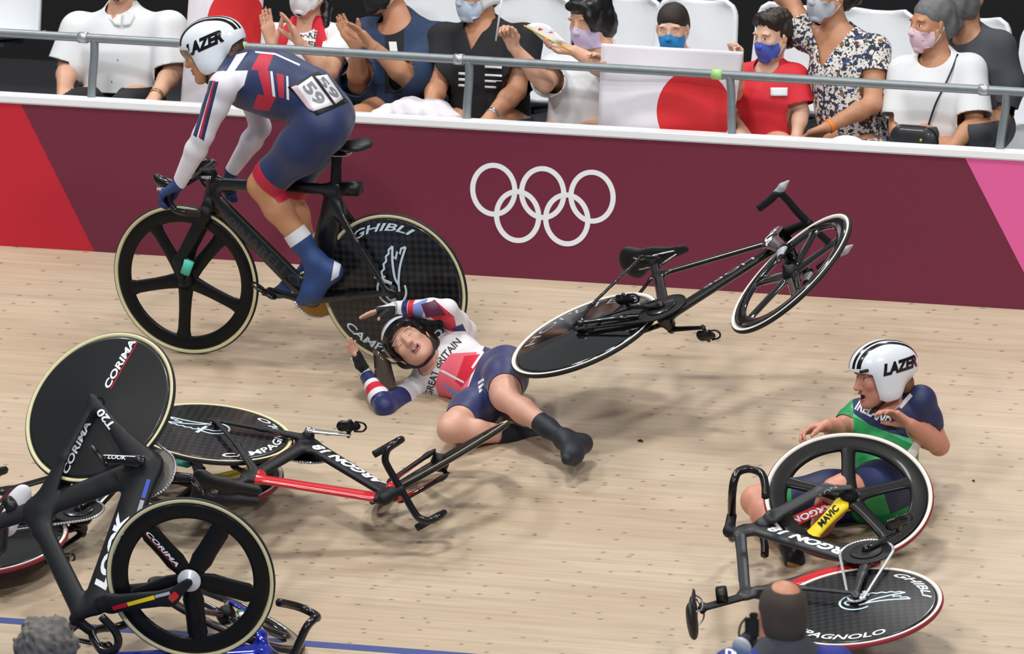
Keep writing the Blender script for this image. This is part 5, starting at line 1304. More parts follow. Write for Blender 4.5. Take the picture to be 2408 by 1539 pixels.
for px, yt, lb in ((2265, 285, 'low white seat behind the black shoulder bag'), (2462, 296, 'low white seat at the right edge behind the last post')):
    p = WB(px, yt, 1.0); o = thing('stadium_seat', lb, 'seat', mw=frame_mw(np.array(p) - ZV * .62 + NH * .2, AU, -NH, ZV) @ Matrix.Diagonal((1, 1, .71, 1)), group='white shell seats in the stand')
    for q in r0_: child_copy(q, o)

# ================================================================== SPECTATORS
def mask_on(H, body, root, off, col, deco=None):
    f1 = lambda V: (lambda q: -.012 + .012 * np.minimum(1, (q[:, 0] / .05) ** 2) * -1 - q[:, 2] + .012 * np.clip(1 - np.abs(q[:, 0]) / .02, 0, 1))(H.loc(V))
    f2 = lambda V: (lambda q: q[:, 2] + .118)(H.loc(V)); f3 = lambda V: (lambda q: q[:, 1] - .022 - .12 * np.abs(q[:, 2] + .055))(H.loc(V))
    t = body.copy().keep(lambda V: .15 - np.linalg.norm(H.loc(V), axis=1), f3, f1, f2); q = H.loc(t.V)
    # drape over nose and mouth instead of clinging to them
    y = q[:, 1]; tgt = .106 - 7.5 * q[:, 0] ** 2 - 5.5 * (q[:, 2] + .048) ** 2; q[:, 1] = np.maximum(y + .004, np.where(np.abs(q[:, 0]) < .05, tgt, y)); t.V = (q * H.s) @ H.R.T + H.c
    t.M[:] = 0
    o = t.shell(.003).obj('face_mask', [mat('mask_' + col, col, .75, noise=.05)], root, off)
    out = []
    for s_ in (-1, 1):
        V, F = tube(catmull([H.w(s_ * .056, .035, -.025), H.w(s_ * .072, .01, -.02), H.w(s_ * .082, -.014, -.006), H.w(s_ * .076, .005, -.045), H.w(s_ * .054, .035, -.09)], 4), .0022, 5); mesh_obj('ear_loop', V, F, mat('loop_white', 'd9d4cc', .7), parent=root, off=off)
    return o
def hair_on(H, root, off, blobs, mt, vox=.007, amp=.004, freq=110, oz=-.036):
    S_ = Sdf()
    for q in blobs:
        r_ = q[3] if np.ndim(q[3]) else [q[3]] * 3
        S_.ell(H.w(*q[:3]), np.array(r_) * H.s, H.R, .02)
    # open at the face
    S_.ell(H.w(0, .105, oz), np.array([.066, .07, .09]) * H.s, H.R, .008, True)
    V, Q = S_.mesh(vox, disp=lambda x, y, z: amp * np.sin(x * freq + z * 40) * np.sin(y * freq * .9 - x * 30) * np.cos(z * freq * .8)); return mesh_obj('hair', V, Q, mt, parent=root, off=off)
def spect(label, head, neck, pelv, shL, shR, b, fwd, skin_, c, armL=None, armR=None, hs=.96, upv=None, rad=1.0, mask=None, hair=None, eyes='open', handL=None, handR=None, group='spectators in the stand'):
    """joints as pixels; b metres behind the barrier; arms as ((px,py,b),(px,py,b))"""
    b = b + .1; pl = WB(*pelv, b); nk_ = WB(*neck, b); root = person(label, np.array([pl[0], pl[1], .08]), group); off = np.array(root.location)
    A, C_ = WB(*shL, b), WB(*shR, b); sm_ = (A + C_) / 2; ltv = nrm(A - C_); upx = nrm(nk_ - pl); frv = np.cross(ltv, upx)
    B = Sdf(); k = rad
    sp_ = [pl, lerp(pl, sm_, .4), lerp(pl, sm_, .75), sm_]; B.chain(sp_, [.14 * k, .125 * k, .135 * k, .09 * k], .05, (frv, .75)); B.cone(A, C_, .05 * k, .05 * k, .05); B.cone(sm_, nk_, .06 * k, .05 * k, .04)
    fine = []; bones = dict(tor=(pl, sm_, .13), neck=(sm_, nk_, .06))
    ends = {}
    for nm, sh_, ar, hd in (('L', A, armL, handL), ('R', C_, armR, handR)):
        if ar is None: continue
        e_ = WB(ar[0][0], ar[0][1], ar[0][2] + .1); w_ = WB(ar[1][0], ar[1][1], max(.19, ar[1][2] + .1)); arm(B, sh_, e_, w_, k); ends[nm] = (sh_, e_, w_)
        bones['ua' + nm] = (sh_, e_, .05); bones['fa' + nm] = (e_, w_, .04)
        hd = hd or {}
        d_ = nrm(w_ - e_) if 'd' not in hd else hd['d']; hand(B, w_, d_, hd.get('n', -ZV), hd.get('t', ltv * (-1 if nm == 'L' else 1)), hd.get('curl', .35), .98 * min(1, k * 1.02)); bones['ha' + nm] = (w_, w_ + d_ * .15, .05); fine.append((w_ + d_ * .075, .085, .0055))
    # lap and legs below the edge of the barrier
    for q in (-1, 1):
        h_ = pl + ltv * q * .09 * k; kn_ = h_ + NH * min(.30, b - .18) + ltv * q * .03; an_ = np.array([kn_[0], kn_[1], .13]); leg(B, h_, kn_, an_ + NH * -.03, .85 * k); bones['th%d' % (q + 1)] = (h_, kn_, .09); bones['sh%d' % (q + 1)] = (kn_, an_, .05)
    Hd = None
    if head is not None:
        Hd = Head(WB(*head, b - .03), fwd, ZV if upv is None else upv, hs).build(B, nk_, .05 * k); fine.append((Hd.w(0, .01, -.01), .13 * hs, .0042)); bones['head'] = (Hd.w(0, 0, -.07), Hd.w(0, 0, .05), .08)
    body = remesh(B, .0105, fine); bn_ = Bones(**bones)
    if Hd is not None: Hd.paint(body, eyes=eyes)
    body.obj('body', FACE(skin_), root, off)
    # loose top: own surface, open at neck, sleeves and hem
    S_ = Sdf(); lo_ = c.get('loose', .018)
    S_.chain([pl - upx * .03] + sp_[1:], [.14 * k + lo_ * 1.2, .13 * k + lo_, .138 * k + lo_, .09 * k + lo_ * .6], .05, (frv, .8)); S_.cone(A, C_, .05 * k + lo_ * .7, .05 * k + lo_ * .7, .05); S_.cone(sm_, nk_, .065 * k, .06 * k, .04)
    cuts = []
    for nm, (sh_, e_, w_) in ends.items():
        fr_e = c.get('sleeve', .6)
        if fr_e <= 1: S_.cone(sh_, lerp(sh_, e_, min(1.1, fr_e + .12)), .06 * k + lo_ * .6, .058 * k + lo_, .03); cuts.append((lerp(sh_, e_, fr_e), e_ - sh_, lerp(sh_, e_, .2), .13))
        else: S_.chain([sh_, e_, lerp(e_, w_, fr_e - 1 + .1)], [.06 * k + lo_ * .6, .052 * k + lo_, .05 * k + lo_], .03); cuts.append((lerp(e_, w_, fr_e - 1), w_ - e_, e_, .13))
    V, Q = S_.mesh(.0095); t = Tri(V, q2t(Q))
    cb = Bones(tor=(pl, sm_, .14 * k), neck=(sm_, nk_, .08), **({} if c.get('sleeve', .6) <= 1 else {'u' + nm: (a_[0], a_[1] + (a_[0] - a_[1]) * .12, .07) for nm, a_ in ends.items()}), **{('s%d' % i): (q[2], q[0] + nrm(q[1]) * .08, .06) for i, q in enumerate(cuts)})
    fs = [cb.cut(['s%d' % i], q[0], q[1]) for i, q in enumerate(cuts)] + [P_(pl + upx * c.get('hem', -.05), upx)]
    nc = nk_ + frv * c.get('neck_f', .045) + upx * c.get('neck_u', .0); fs.append(lambda V: np.linalg.norm(V - nc, axis=1) - c.get('neck_r', .075))
    if 'vneck' in c:
        vd = c['vneck']; fs.append(lambda V: np.maximum(-((V - nk_) @ frv) + .0, np.maximum(-((V - (nk_ - upx * vd)) @ upx), np.abs((V - nk_) @ ltv) - .55 * np.maximum(0, (V - (nk_ - upx * vd)) @ upx) - .001)))
    t = t.keep(*fs)
    mats = [c['mat']] + c.get('mats', [])
    for z in c.get('paint', []): t.paint(z[0], *z[1:])
    top = t.shell(.006).obj(c.get('name', 'shirt'), mats, root, off); tt = tree_of(t)
    # trousers
    tr_ = body.copy().keep(bn_.on(['tor', 'th0', 'th2', 'sh0', 'sh2']), P_(pl + upx * c.get('belt', .03), -upx)).grow(.008); tr_.M[:] = 0
    tr_.obj('trousers', [c.get('pants', mat('cloth_black', '15161a', .8))], root, off)
    if mask and Hd is not None: mask_on(Hd, body, root, off, mask)
    if hair and Hd is not None: hair_on(Hd, root, off, *hair)
    return dict(root=root, off=off, H=Hd, tree=tt, top=top, body=body, ends=ends, fr=frv, lt=ltv, up=upx, nk=nk_, pl=pl)
def wrist_band(S, side, t, r, w, mt, name='bracelet'):
    sh_, e_, w_ = S['ends'][side]; p = lerp(e_, w_, t); d_ = nrm(w_ - e_); V, F = tube([p - d_ * w / 2, p - d_ * w * .4, p + d_ * w * .4, p + d_ * w / 2], [r * .94, r, r, r * .94], 14); return mesh_obj(name, V, F, mt, parent=S['root'], off=S['off'])
def cloth(name, P, b, mts, label, cat_, paint=None, waves=.012, n=26, group=None, th=.002, freq=7.0):
    """hanging cloth between image points (clockwise from upper left) at b metres behind the barrier"""
    P = np.array(P, float); V = []
    for i in range(n + 1):
        for j in range(n + 1):
            u, v = i / n, j / n; q = (P[0] * (1 - u) + P[1] * u) * (1 - v) + (P[3] * (1 - u) + P[2] * u) * v
            V.append(WB(q[0], q[1], b + waves * sin(u * freq + v * 2.3) + waves * .6 * sin(u * 3.1 - v * 4.2)))
    F = [[i * (n + 1) + j, (i + 1) * (n + 1) + j, (i + 1) * (n + 1) + j + 1, i * (n + 1) + j + 1] for i in range(n) for j in range(n)]
    t = Tri(np.array(V), q2t(np.array(F)))
    if (vnormals(t.V, t.T) @ vF).sum() > 0: t.T = t.T[:, ::-1]
    for z in paint or []: t.paint(z[0], *z[1:])
    base = t.V.mean(0); base = t.V[np.argmin(t.V[:, 2])]
    o = t.shell(th).obj(name, mts, None, None); return tag(o, label, cat_, group)
def disc_px(cx, cy, rx, ry): return lambda V: (lambda u, v: 1 - ((u - cx) / rx) ** 2 - ((v - cy) / ry) ** 2)(*pix(V))
sk_l = skin('light', 'd8a78c'); sk_m = skin('mid', 'c48d6c'); sk_d = skin('deep', 'b07a58'); sk_p = skin('pale', 'dcb39b')
cW = mat('cotton_white', 'e6e8ea', .8, noise=.03, scale=12, bump=.1); cB = mat('cotton_black', '14151a', .8, noise=.1); cD = mat('denim', '1f3556', .8, noise=.2, scale=70); cR = mat('jersey_red', 'd92a38', .7, noise=.06); cG = mat('cloth_grey', '43464d', .8, noise=.12)
hB = mat('hair_black', '0f0d0e', .4, noise=.3, scale=90); hD = mat('hair_darkbrown', '241913', .5, noise=.3, scale=90); hG = mat('hair_grey', '6a6a6c', .6, noise=.3, scale=90)
FW = nrm(NH)
cap_hair = [(0, -.016, .05, (.083, .102, .083)), (0, -.055, .0, (.078, .06, .08))]
# --- man in white shirt
S = spect('man in white short-sleeved shirt and dark trousers leaning on the barrier', (292, -62), (288, 18), (292, 245), (398, 70), (186, 72), .46, FW, sk_l, dict(mat=cW, sleeve=.95, loose=.03, neck_r=.068, neck_f=.03, vneck=.05, belt=.08, hem=.06),
          armL=((408, 168, .4), (362, 232, .2)), armR=((160, 152, .42), (148, 232, .2)), rad=1.1, hair=(cap_hair, hG))
for q in ([(258, 40), (286, 24), (284, 62), (268, 58)], [(291, 24), (318, 36), (306, 58), (288, 62)]): patch('collar', q, cW, S['tree'], S['root'], S['off'], .012, 4)
wrist_band(S, 'L', .88, .034, .02, mat('watch_gold', '9a8152', .35, metal=.5), 'wrist_watch')
V, F = cat(*[lathe([(0, 0), (.006, 0), (.006, .003), (0, .003)], 10) for _ in range(1)])
for px, py in ((288, 90), (278, 141), (264, 192)):
    r = nrm(ray(px, py)); h = S['tree'].ray_cast(Vector(CAM + r * 44), Vector(r))
    if h[0]: mesh_obj('button', V + np.array(h[0]), F, mat('button_grey', '8a8d90', .5), parent=S['root'], off=S['off'])
# --- woman clapping in white with towel
S = spect('woman in white shirt with red towel clapping beside the denim jacket', (728, -28), (728, 48), (735, 268), (812, 92), (648, 92), .5, nrm(FW + AU * -.2), sk_l, dict(mat=cW, sleeve=.7, neck_r=.07), armL=((772, 172, .3), (706, 104, .22)), armR=((640, 168, .35), (640, 104, .22)),
          handL=dict(d=vdir(-.45, .9, .1), n=vdir(-.9, -.2, .2), curl=.12), handR=dict(d=vdir(-.25, .95, .1), n=vdir(.6, .1, .8), curl=.08), mask='eceef2', hair=([(0, -.03, .05, (.084, .095, .085)), (0, -.06, -.02, (.08, .05, .09)), (.06, -.05, -.09, .03), (.075, -.03, -.13, .025), (.085, -.01, -.17, .022)], hB))
TW = mat('towel_red', 'cf2438', .85, noise=.1)
for q in (-1, 1):
    P = [S['nk'] + S['lt'] * q * .045 + S['fr'] * .03 - S['up'] * .0, S['nk'] + S['lt'] * q * .1 + S['fr'] * .105 - S['up'] * .10, S['nk'] + S['lt'] * q * .115 + S['fr'] * .13 - S['up'] * .2]
    V, F = tube(catmull(P, 5), .035, 10, flat=(S['fr'], .3)); mesh_obj('towel', V, F, TW, parent=S['root'], off=S['off'])
o_, t_ = patch('chest_print', [(694, 56), (770, 70), (764, 116), (692, 106)], mat('print_pale', 'e9e4e2', .7), S['tree'], S['root'], S['off'], .012)
px_text('MAKE it', (698, 76), (764, 86), 18, tree_of(t_), o_, S['off'], LET, .02, 0, (0, -1)); px_text('GEN', (702, 100), (758, 108), 15, tree_of(t_), o_, S['off'], LET, .03, 0, (0, -1))
# --- man in denim jacket
S = spect('man in open denim jacket and black face mask clapping', (905, -32), (938, 42), (962, 275), (1032, 96), (868, 84), .5, nrm(FW + AU * -.45), sk_m, dict(mat=cD, mats=[cB, cW], sleeve=1.12, loose=.028, neck_r=.085, neck_f=.06, name='denim_jacket', paint=[(1, *poly_px([(905, 36), (952, 36), (946, 220), (905, 220)])), (2, *poly_px([(914, 98), (932, 98), (936, 128), (918, 128)]))]),
          armL=((962, 188, .3), (880, 112, .18)), armR=((842, 200, .4), (838, 110, .2)), handL=dict(d=vdir(-.65, .75, .1), n=vdir(-.8, -.3, .3), curl=.15), handR=dict(d=vdir(-.55, .85, .1), n=vdir(.6, .1, .7), curl=.1), rad=1.08, mask='17181c', hair=(cap_hair, hB))
# --- man in black polo
S = spect('man in black polo shirt with white prints resting his hands on the barrier', (1122, -14), (1136, 58), (1158, 300), (1232, 98), (1046, 96), .46, nrm(FW + AU * -.55 - ZV * .1), sk_m, dict(mat=cB, sleeve=.62, loose=.026, vneck=.1, neck_r=.07, pants=mat('jeans_blue', '2d3b5c', .8)),
          armL=((1214, 214, .36), (1152, 276, .16)), armR=((1030, 200, .36), (1008, 262, .16)), rad=1.1, mask='c6d6ea', hair=(cap_hair, hB))
wrist_band(S, 'L', .9, .033, .022, MSI, 'wrist_watch')
for i, y in enumerate((150, 174, 188, 202)):
    patch('chest_print', [(1140, y), (1180, y + 2), (1180, y + (7 if i else 12)), (1140, y + (5 if i else 10))], MDE, S['tree'], S['root'], S['off'], .01, 3)
    if i: patch('chest_print', [(1078, y - 4), (1098, y - 3), (1098, y + 3), (1078, y + 2)], MDE, S['tree'], S['root'], S['off'], .01, 3)
S2_ = Sdf().ell(S['H'].w(0, -.01, .075), [.088, .1, .06], S['H'].R, .02).cone(S['H'].w(0, .07, .07), S['H'].w(0, .15, .055), .06, .045, .02, (S['H'].u, .16)); V, Q = S2_.mesh(.007); mesh_obj('cap', V, Q, cW, parent=S['root'], off=S['off'])
# --- woman with lilac mask and paper flags
S = spect('woman with black bob and lilac mask raising a fist with a small flag', (1386, 46), (1418, 112), (1368, 325), (1470, 158), (1306, 166), .42, vdir(-.62, -.32, .7), sk_l, dict(mat=cW, sleeve=.75, loose=.022, neck_r=.07), armL=((1428, 168, .12), (1352, 120, .05)), armR=((1282, 196, .15), (1208, 112, .05)),
          handL=dict(d=vdir(-.9, .05, .2), n=vdir(-.2, .9, .3), curl=.5), handR=dict(d=vdir(-.35, .9, .2), n=vdir(-.5, -.2, .9), curl=1.25), mask='cdbfdd', eyes='shut', upv=vdir(-.12, .95, .2),
          hair=([(0, -.03, .045, (.09, .105, .09)), (.05, -.04, -.03, (.05, .07, .08)), (-.05, -.04, -.03, (.05, .07, .08)), (0, -.07, -.02, (.08, .06, .09)), (.06, .045, .02, (.03, .05, .065)), (0, .07, .085, (.065, .03, .03))], hB))
fw_ = WB(1192, 84, .18)
fl1 = thing('hand_flag', 'small white paper flag on a stick held in a raised fist', 'flag', WB(1170, 70, .13)); ofl = np.array(fl1.location)
V, F = tube([WB(1166, 96, .13), WB(1184, -30, .13)], .0045, 8); mesh_obj('stick', V, F, MDE, parent=fl1, off=ofl)
sheet([WB(1184, -60, .13), WB(1120, -30, .15), WB(1134, 26, .15), WB(1180, 10, .13)], .0015, vU * .01).obj('paper', [mat('paper_white', 'e6e8ea', .7)], fl1, ofl)
fl2 = thing('hand_flag', 'small white paper flag with red dots held in front of a lilac mask', 'flag', WB(1330, 112, .12)); ofl = np.array(fl2.location)
t = sheet([WB(1237, 60, .12), WB(1290, 60, .14), WB(1336, 104, .13), WB(1290, 108, .12)], .0015, vU * .012); t.paint(1, disc_px(1270, 68, 9, 6)); t.paint(1, disc_px(1297, 75, 10, 5)); t.obj('paper', [mat('paper_white'), mat('flag_red', 'd7262b', .7)], fl2, ofl)
V, F = tube([WB(1232, 60, .12), WB(1345, 122, .12)], .0035, 8); mesh_obj('stick', V, F, mat('stick_yellow', 'd9b93a', .6), parent=fl2, off=ofl)
# --- boy behind the big flag
S = spect('boy with cropped hair and bright blue mask behind the large flag', (1582, 66), (1594, 124), (1590, 330), (1660, 158), (1526, 158), .42, vdir(-.22, -.28, .9), sk_p, dict(mat=cW, sleeve=.6), armL=((1728, 220, .3), (1738, 150, .14)), armR=((1500, 210, .3), (1430, 150, .14)), handL=dict(d=vdir(.05, .95, .2), n=vdir(-.9, 0, .4), curl=1.0), rad=.8, hs=.86, mask='2b8fd6', eyes='shut',
          hair=([(0, -.014, .046, (.08, .1, .083)), (0, -.05, .0, (.079, .06, .07))], mat('hair_crop', '2a2320', .7, noise=.3, scale=120), .007, .001))
fR = mat('flag_red'); fW = mat('flag_white', 'e9e4ea', .75, noise=.03)
cloth('large_flag', [(1414, 102), (1748, 122), (1716, 345), (1404, 330)], .165, [fW, fR], 'large white flag with a red disc held over the barrier by a boy', 'flag', [(1, disc_px(1632, 262, 88, 98))], .016)
cloth('draped_flag', [(446, -30), (622, -30), (600, 262), (424, 250)], .3, [fW, fR], 'white and red flag hanging behind the helmet of the riding cyclist', 'flag', [(1, disc_px(556, 60, 70, 92))], .03)
# --- boy in red
S = spect('boy in red shirt with curly hair and blue mask', (1818, 84), (1812, 150), (1806, 345), (1868, 184), (1756, 184), .42, vdir(-.7, -.25, .62), sk_p, dict(mat=cR, sleeve=.8, loose=.022, neck_r=.06), armL=((1884, 262, .4), (1872, 330, .3)), armR=((1748, 262, .4), (1755, 330, .3)), rad=.82, hs=.88, mask='4a5fc0',
          hair=([(0, -.03, .05, (.086, .1, .085)), (0, -.06, .0, (.08, .06, .08)), (.05, .03, .085, .035), (-.05, .03, .085, .035), (0, .05, .1, .035), (.065, -.03, .02, .035), (-.065, -.03, .02, .035), (0, -.1, -.05, .04)], hD, .007, .007, 170))
patch('round_badge', [(1812, 206), (1852, 206), (1852, 226), (1812, 226)], MDE, S['tree'], S['root'], S['off'], .01, 4)
# --- woman in patterned dress
MF = mat('dress_print', 'd9d6d2', .8, noise=0); n_, l_, b_ = nodes(MF)
t_ = n_.new('ShaderNodeTexCoord'); v1 = n_.new('ShaderNodeTexVoronoi'); v1.inputs['Scale'].default_value = 62; l_.new(t_.outputs['Object'], v1.inputs['Vector']); nz = n_.new('ShaderNodeTexNoise'); nz.inputs['Scale'].default_value = 95; l_.new(t_.outputs['Object'], nz.inputs['Vector'])
cr_ = n_.new('ShaderNodeValToRGB'); cr_.color_ramp.interpolation = 'CONSTANT'
for i, (p, c_) in enumerate(((0, '2d3140'), (.22, 'dcd8d2'), (.5, '3c4a8c'), (.58, 'e2dfda'), (.82, '94602e'), (.86, 'dcd8d2'))):
    e = cr_.color_ramp.elements[i] if i < 2 else cr_.color_ramp.elements.new(p); e.position = p; e.color = lin(c_)
sp_c = n_.new('ShaderNodeSeparateColor'); l_.new(v1.outputs['Color'], sp_c.inputs[0]); l_.new(sp_c.outputs[0], cr_.inputs[0])
mx = n_.new('ShaderNodeMix'); mx.data_type = 'RGBA'; gt_ = n_.new('ShaderNodeMath'); gt_.operation = 'GREATER_THAN'; gt_.inputs[1].default_value = .56; l_.new(nz.outputs['Fac'], gt_.inputs[0]); l_.new(gt_.outputs[0], mx.inputs[0]); l_.new(cr_.outputs[0], mx.inputs[6]); mx.inputs[7].default_value = lin('34363f'); l_.new(mx.outputs[2], b_.inputs['Base Color'])
S = spect('woman in patterned summer dress and grey mask with one arm raised', (1948, -12), (1968, 78), (2012, 350), (2058, 118), (1896, 84), .46, nrm(FW + AU * -.4), sk_m, dict(mat=MF, sleeve=.45, loose=.014, vneck=.14, neck_r=.078, name='dress', pants=MF), armL=((2052, 246, .34), (1944, 300, .16)), armR=((1862, 10, .5), (1790, -60, .5)),
          mask='b9bec8', hair=([(0, -.03, .05, (.086, .1, .085)), (0, -.075, .0, (.08, .06, .085)), (.03, -.12, -.01, .05)], hD, .007, .006, 150), handL=dict(d=vdir(-.9, -.35, .1), n=vdir(-.1, -.9, .3), curl=.4))
wrist_band(S, 'L', .93, .032, .018, mat('band_orange', 'f0862a', .5))
S2_ = Sdf().ell(WB(1990, 346, .1), [.085, .07, .05], None, .02); V, Q = S2_.mesh(.007); o = mesh_obj('white_cap', V, Q, cW); tag(o, 'white cloth cap lying on the barrier below the patterned dress', 'cap')
# --- older woman
S = spect('older woman in white shirt and pink mask looking along the barrier', (2190, 58), (2206, 128), (2196, 365), (2280, 166), (2128, 172), .44, vdir(-.82, -.1, .5), sk_m, dict(mat=cW, sleeve=.85, loose=.024, neck_r=.075), armL=((2292, 292, .36), (2236, 352, .2)), armR=((2112, 290, .38), (2118, 350, .25)), mask='e6c6d2',
          hair=([(0, -.022, .048, (.082, .1, .083)), (0, -.07, .0, (.078, .055, .08)), (0, -.13, -.01, .038)], hG))
bag = Sdf().chain([WB(2122, 322, .16), WB(2176, 326, .16)], [.055, .055], .02, (NH, .5)).cone(WB(2122, 345, .16), WB(2176, 348, .16), .055, .055, .03, (NH, .5)); V, Q = bag.mesh(.007); o = thing('shoulder_bag', 'small black leather shoulder bag hanging in front of the older woman', 'bag', WB(2150, 350, .16)); ob = np.array(o.location)
mesh_obj('bag_body', V, Q, mat('leather_black', '17181d', .4, coat=.2), parent=o, off=ob)
r1_, out = None, []
for px, py in ((2252, 128), (2240, 160), (2222, 200), (2202, 240), (2188, 280), (2176, 318)):
    r = nrm(ray(px, py)); h = S['tree'].ray_cast(Vector(CAM + r * 44), Vector(r)); p = np.array(h[0]) - r * .006 if h[0] else WB(px, py, .25); out.append(p)
V, F = tube(catmull(out, 4), .0045, 6); mesh_obj('strap', V, F, mat('leather_black'), parent=o, off=ob)
V, F = box(WB(2166, 330, .125), (.014, .01, .014), bev=.002); mesh_obj('clasp', V, F, mat('brass', 'b99a4e', .3, metal=.7), parent=o, off=ob)
# --- standing figure in grey behind her
S = spect('person in dark grey clothes standing behind the older woman', (2262, -8), (2278, 70), (2298, 300), (2352, 110), (2236, 112), .62, nrm(-FW + AU * .5), sk_m, dict(mat=cG, sleeve=1.6, loose=.02, pants=cG), armL=((2372, 200, .62), (2350, 280, .58)), armR=((2228, 210, .66), (2240, 290, .62)), rad=.95,
          hair=([(0, -.03, .05, (.088, .1, .085)), (0, -.06, -.03, (.085, .06, .1)), (-.06, 0, -.03, (.03, .05, .07)), (.03, .03, -.1, .05), (.04, .05, -.16, .04)], hG))
# --- white bundle on the barrier
S2_ = Sdf().chain([WB(890, 268, .15), WB(960, 258, .17), WB(1030, 262, .17), WB(1072, 280, .15)], [.03, .05, .05, .03], .03); V, Q = S2_.mesh(.008, disp=lambda x, y, z: .006 * np.sin(x * 60 + z * 50) * np.sin(y * 70)); t = Tri(V, q2t(Q)); t.paint(1, disc_px(898, 276, 14, 9)); o = t.obj('flag_bundle', [fW, fR]); tag(o, 'crumpled white flag with red patch lying on the barrier', 'flag')

# ================================================================== PEOPLE ON THE INFIELD
def bystander(label, hpx, d, fwd, skin_, top, hairf, hs=1.0, collar=None, text=None):
    hc_ = at_depth(*hpx, d); root = person(label, np.array([hc_[0], hc_[1], zi])); off = np.array(root.location); B = Sdf()
    Hd = Head(hc_, fwd, ZV, hs); fh = nrm(np.array([fwd[0], fwd[1], 0])); ltv = np.cross(ZV, fh); nk_ = hc_ - ZV * .105 * hs - fh * .035; sm_ = nk_ - ZV * .05; A, C_ = sm_ + ltv * .19 - ZV * .02, sm_ - ltv * .19 - ZV * .02
    ht = hc_[2] - zi; pl = np.array([nk_[0], nk_[1], zi + ht * .55])
    Hd.build(B, nk_, .062); sp_ = [pl, lerp(pl, sm_, .4), lerp(pl, sm_, .75), sm_]; B.chain(sp_, [.15, .145, .16, .11], .05, (fh, .72)); B.cone(A, C_, .06, .06, .05)
    ez = []
    for q, sh_ in ((1, A), (-1, C_)):
        e_ = sh_ - ZV * .26 + ltv * q * .06 + fh * .04; w_ = e_ + fh * .2 - ZV * .02 - ltv * q * .06; arm(B, sh_, e_, w_, 1.1); hand(B, w_, fh, -ZV, -ltv * q, .6); ez.append((sh_, e_, w_))
        h_ = pl + ltv * q * .095; kn_ = h_ - ZV * (pl[2] - zi) * .5; an_ = np.array([kn_[0], kn_[1], zi + .08]); leg(B, h_, kn_, an_, 1.05); foot(B, an_, an_ - ZV * .045 - fh * .03, an_ - ZV * .05 + fh * .2)
    body = remesh(B, .011, [(Hd.c, .14 * hs, .0045)]); Hd.paint(body); body.obj('body', FACE(skin_), root, off)
    S_ = Sdf(); S_.chain(sp_, [.172, .168, .182, .13], .05, (fh, .76)); S_.cone(A, C_, .08, .08, .05); S_.cone(sm_, nk_, .08, .07, .04)
    for sh_, e_, w_ in ez: S_.chain([sh_, e_, lerp(e_, w_, .8)], [.078, .06, .05], .03)
    V, Q = S_.mesh(.010); t = Tri(V, q2t(Q)).keep(lambda V: np.linalg.norm(V - nk_ - ZV * .05 - fh * .02, axis=1) - .085, P_(pl - ZV * .06, ZV))
    if collar: t.paint(1, lambda V: .125 - np.linalg.norm(V - nk_ - ZV * .02, axis=1) )
    tp_ = t.shell(.006).obj('jacket', [top, collar or top], root, off)
    bn_ = Bones(l=(pl, pl - ZV * .9, .2), t=(pl + ZV * .08, sm_, .2)); tr_ = body.copy().keep(P_(pl + ZV * .02, -ZV), P_([0, 0, zi + .1], ZV)).grow(.012); tr_.M[:] = 0; tr_.obj('trousers', [mat('cloth_black')], root, off)
    if text: px_text(text[0], text[1], text[2], text[3], tree_of(t), tp_, off, MDE, .04, 0, (0, -1), d0=d)
    hairf(Hd, root, off)
    return root, Hd, off
def bald(Hd, root, off):
    V, Q = Sdf().ell(Hd.w(0, -.016, .033), np.array([.0775, .0975, .089]) * Hd.s, Hd.R, .02).ell(Hd.w(0, -.04, -.02), np.array([.072, .068, .085]) * Hd.s, Hd.R, .02).mesh(.005); t = Tri(V, q2t(Q)).keep(lambda V: (lambda q: .0 - q[:, 1] + .03)(Hd.loc(V)), lambda V: (lambda q: q[:, 2] + .085 - .0 * q[:, 1])(Hd.loc(V)), lambda V: (lambda q: ((q[:, 0]) / .047) ** 2 + ((q[:, 1] + .045) / .05) ** 2 - 1 + np.where(q[:, 2] < .07, 9, 0))(Hd.loc(V)))
    t.shell(.004).obj('hair', [mat('hair_stubble', '453930', .8, noise=.3, scale=120)], root, off)
bystander('balding man in blue jacket with grey collar seen from behind at the lower edge', (1838, 1452), 43.3, vdir(-.25, .1, -.95), skin('ruddy', 'c08466'), mat('jacket_blue', '1d2c86', .7), bald, 1.12, mat('collar_grey', '3c3f47', .8), ('DUC', (1706, 1536), (1766, 1536), 20))
def curls(Hd, root, off):
    bl = [(0, -.03, .05, (.092, .105, .09)), (0, -.06, -.01, (.09, .07, .09)), (.05, 0, .1, .045), (-.04, -.03, .11, .045), (.0, .04, .1, .04), (-.07, -.02, .05, .045), (.075, -.03, .04, .045), (.03, -.08, .08, .045), (-.03, -.09, .06, .045)]
    hair_on(Hd, root, off, bl, mat('hair_salt', '67635f', .8, noise=.6, scale=45), .006, .012, 120)
bystander('person with bushy grey hair seen from behind at the lower left corner', (112, 1548), 43.3, vdir(.15, .1, -.95), sk_m, mat('jacket_dark', '22262e', .7), curls, 1.02)

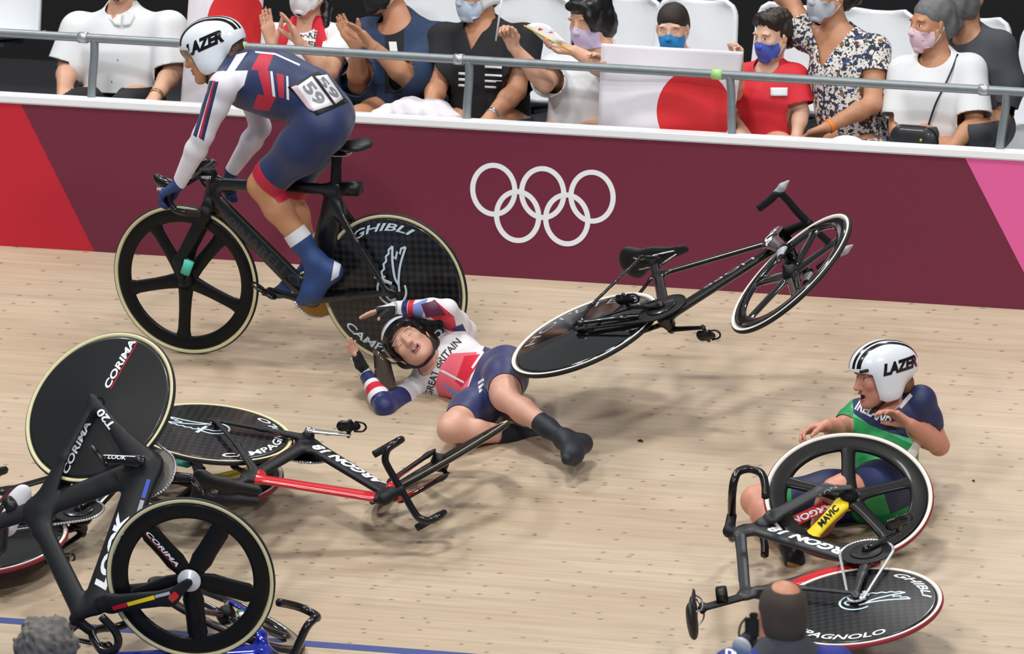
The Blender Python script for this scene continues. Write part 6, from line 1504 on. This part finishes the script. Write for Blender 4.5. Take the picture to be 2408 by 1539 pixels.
# ================================================================== SMALL THINGS
# camera gear held up by the balding man
gear = thing('photo_camera', 'black photo camera with pale lens ring held by the balding man', 'camera', at_depth(1760, 1530, 42.9)); og = np.array(gear.location)
Rg = np.stack([vR, -vF, vU], 1)
V, F = box(at_depth(1768, 1478, 42.95), (.05, .07, .075), Rg, .006); mesh_obj('camera_body', V, F, MBM, parent=gear, off=og, smooth=False)
V, F = box(at_depth(1772, 1448, 42.95), (.03, .05, .02), Rg, .004); mesh_obj('viewfinder', V, F, MBM, parent=gear, off=og, smooth=False)
V, F = tube([at_depth(1764, 1500, 42.95), at_depth(1746, 1520, 42.9)], [.03, .034], 18); mesh_obj('lens', V, F, MBM, parent=gear, off=og)
V, F = tube([at_depth(1747, 1519, 42.9), at_depth(1742, 1524, 42.89)], [.036, .036], 18); mesh_obj('lens_ring', V, F, mat('ring_pale', 'b9bdc4', .4), parent=gear, off=og)
V, F = tube(catmull([at_depth(1756, 1452, 42.95), at_depth(1742, 1470, 42.95), at_depth(1738, 1495, 42.95), at_depth(1748, 1510, 42.95)], 5), .004, 6); mesh_obj('strap', V, F, MSTR, parent=gear, off=og)
# white shoe of a rider hidden by the left edge
sh0 = at_depth(40, 1185, 49.5); shoe = thing('cycling_shoe', 'white overshoe standing behind the bicycles at the left edge', 'shoe', sh0); os_ = np.array(shoe.location)
S_ = Sdf().chain([at_depth(54, 1160, 49.5), at_depth(42, 1178, 49.5), at_depth(34, 1205, 49.5), at_depth(14, 1235, 49.5)], [.036, .036, .034, .05], .03, (vF, .8)); V, Q = S_.mesh(.006); mesh_obj('upper', V, Q, mat('overshoe_white'), parent=shoe, off=os_)
S_ = Sdf().chain([at_depth(8, 1225, 49.45), at_depth(4, 1290, 49.45)], [.022, .026], .02); V, Q = S_.mesh(.006); mesh_obj('sole', V, Q, mat('shoe_black'), parent=shoe, off=os_)
# scraps of rubber on the boards
for px, py, lb in ((1507, 1037, 'small black scrap lying on the boards right of the fallen legs'), (2290, 1131, 'tiny black scrap on the boards right of the rider in green')):
    p = G(px, py, .004); k_ = 1.0 if px < 2000 else .6; S_ = Sdf().chain([p - AU * .011 * k_, p + TN * .001, p + AU * .011 * k_ + TS * .006], [.004 * k_, .005 * k_, .003 * k_], .003); V, Q = S_.mesh(.0016); o = mesh_obj('rubber_scrap', V, Q, MRU); tag(o, lb, 'debris')
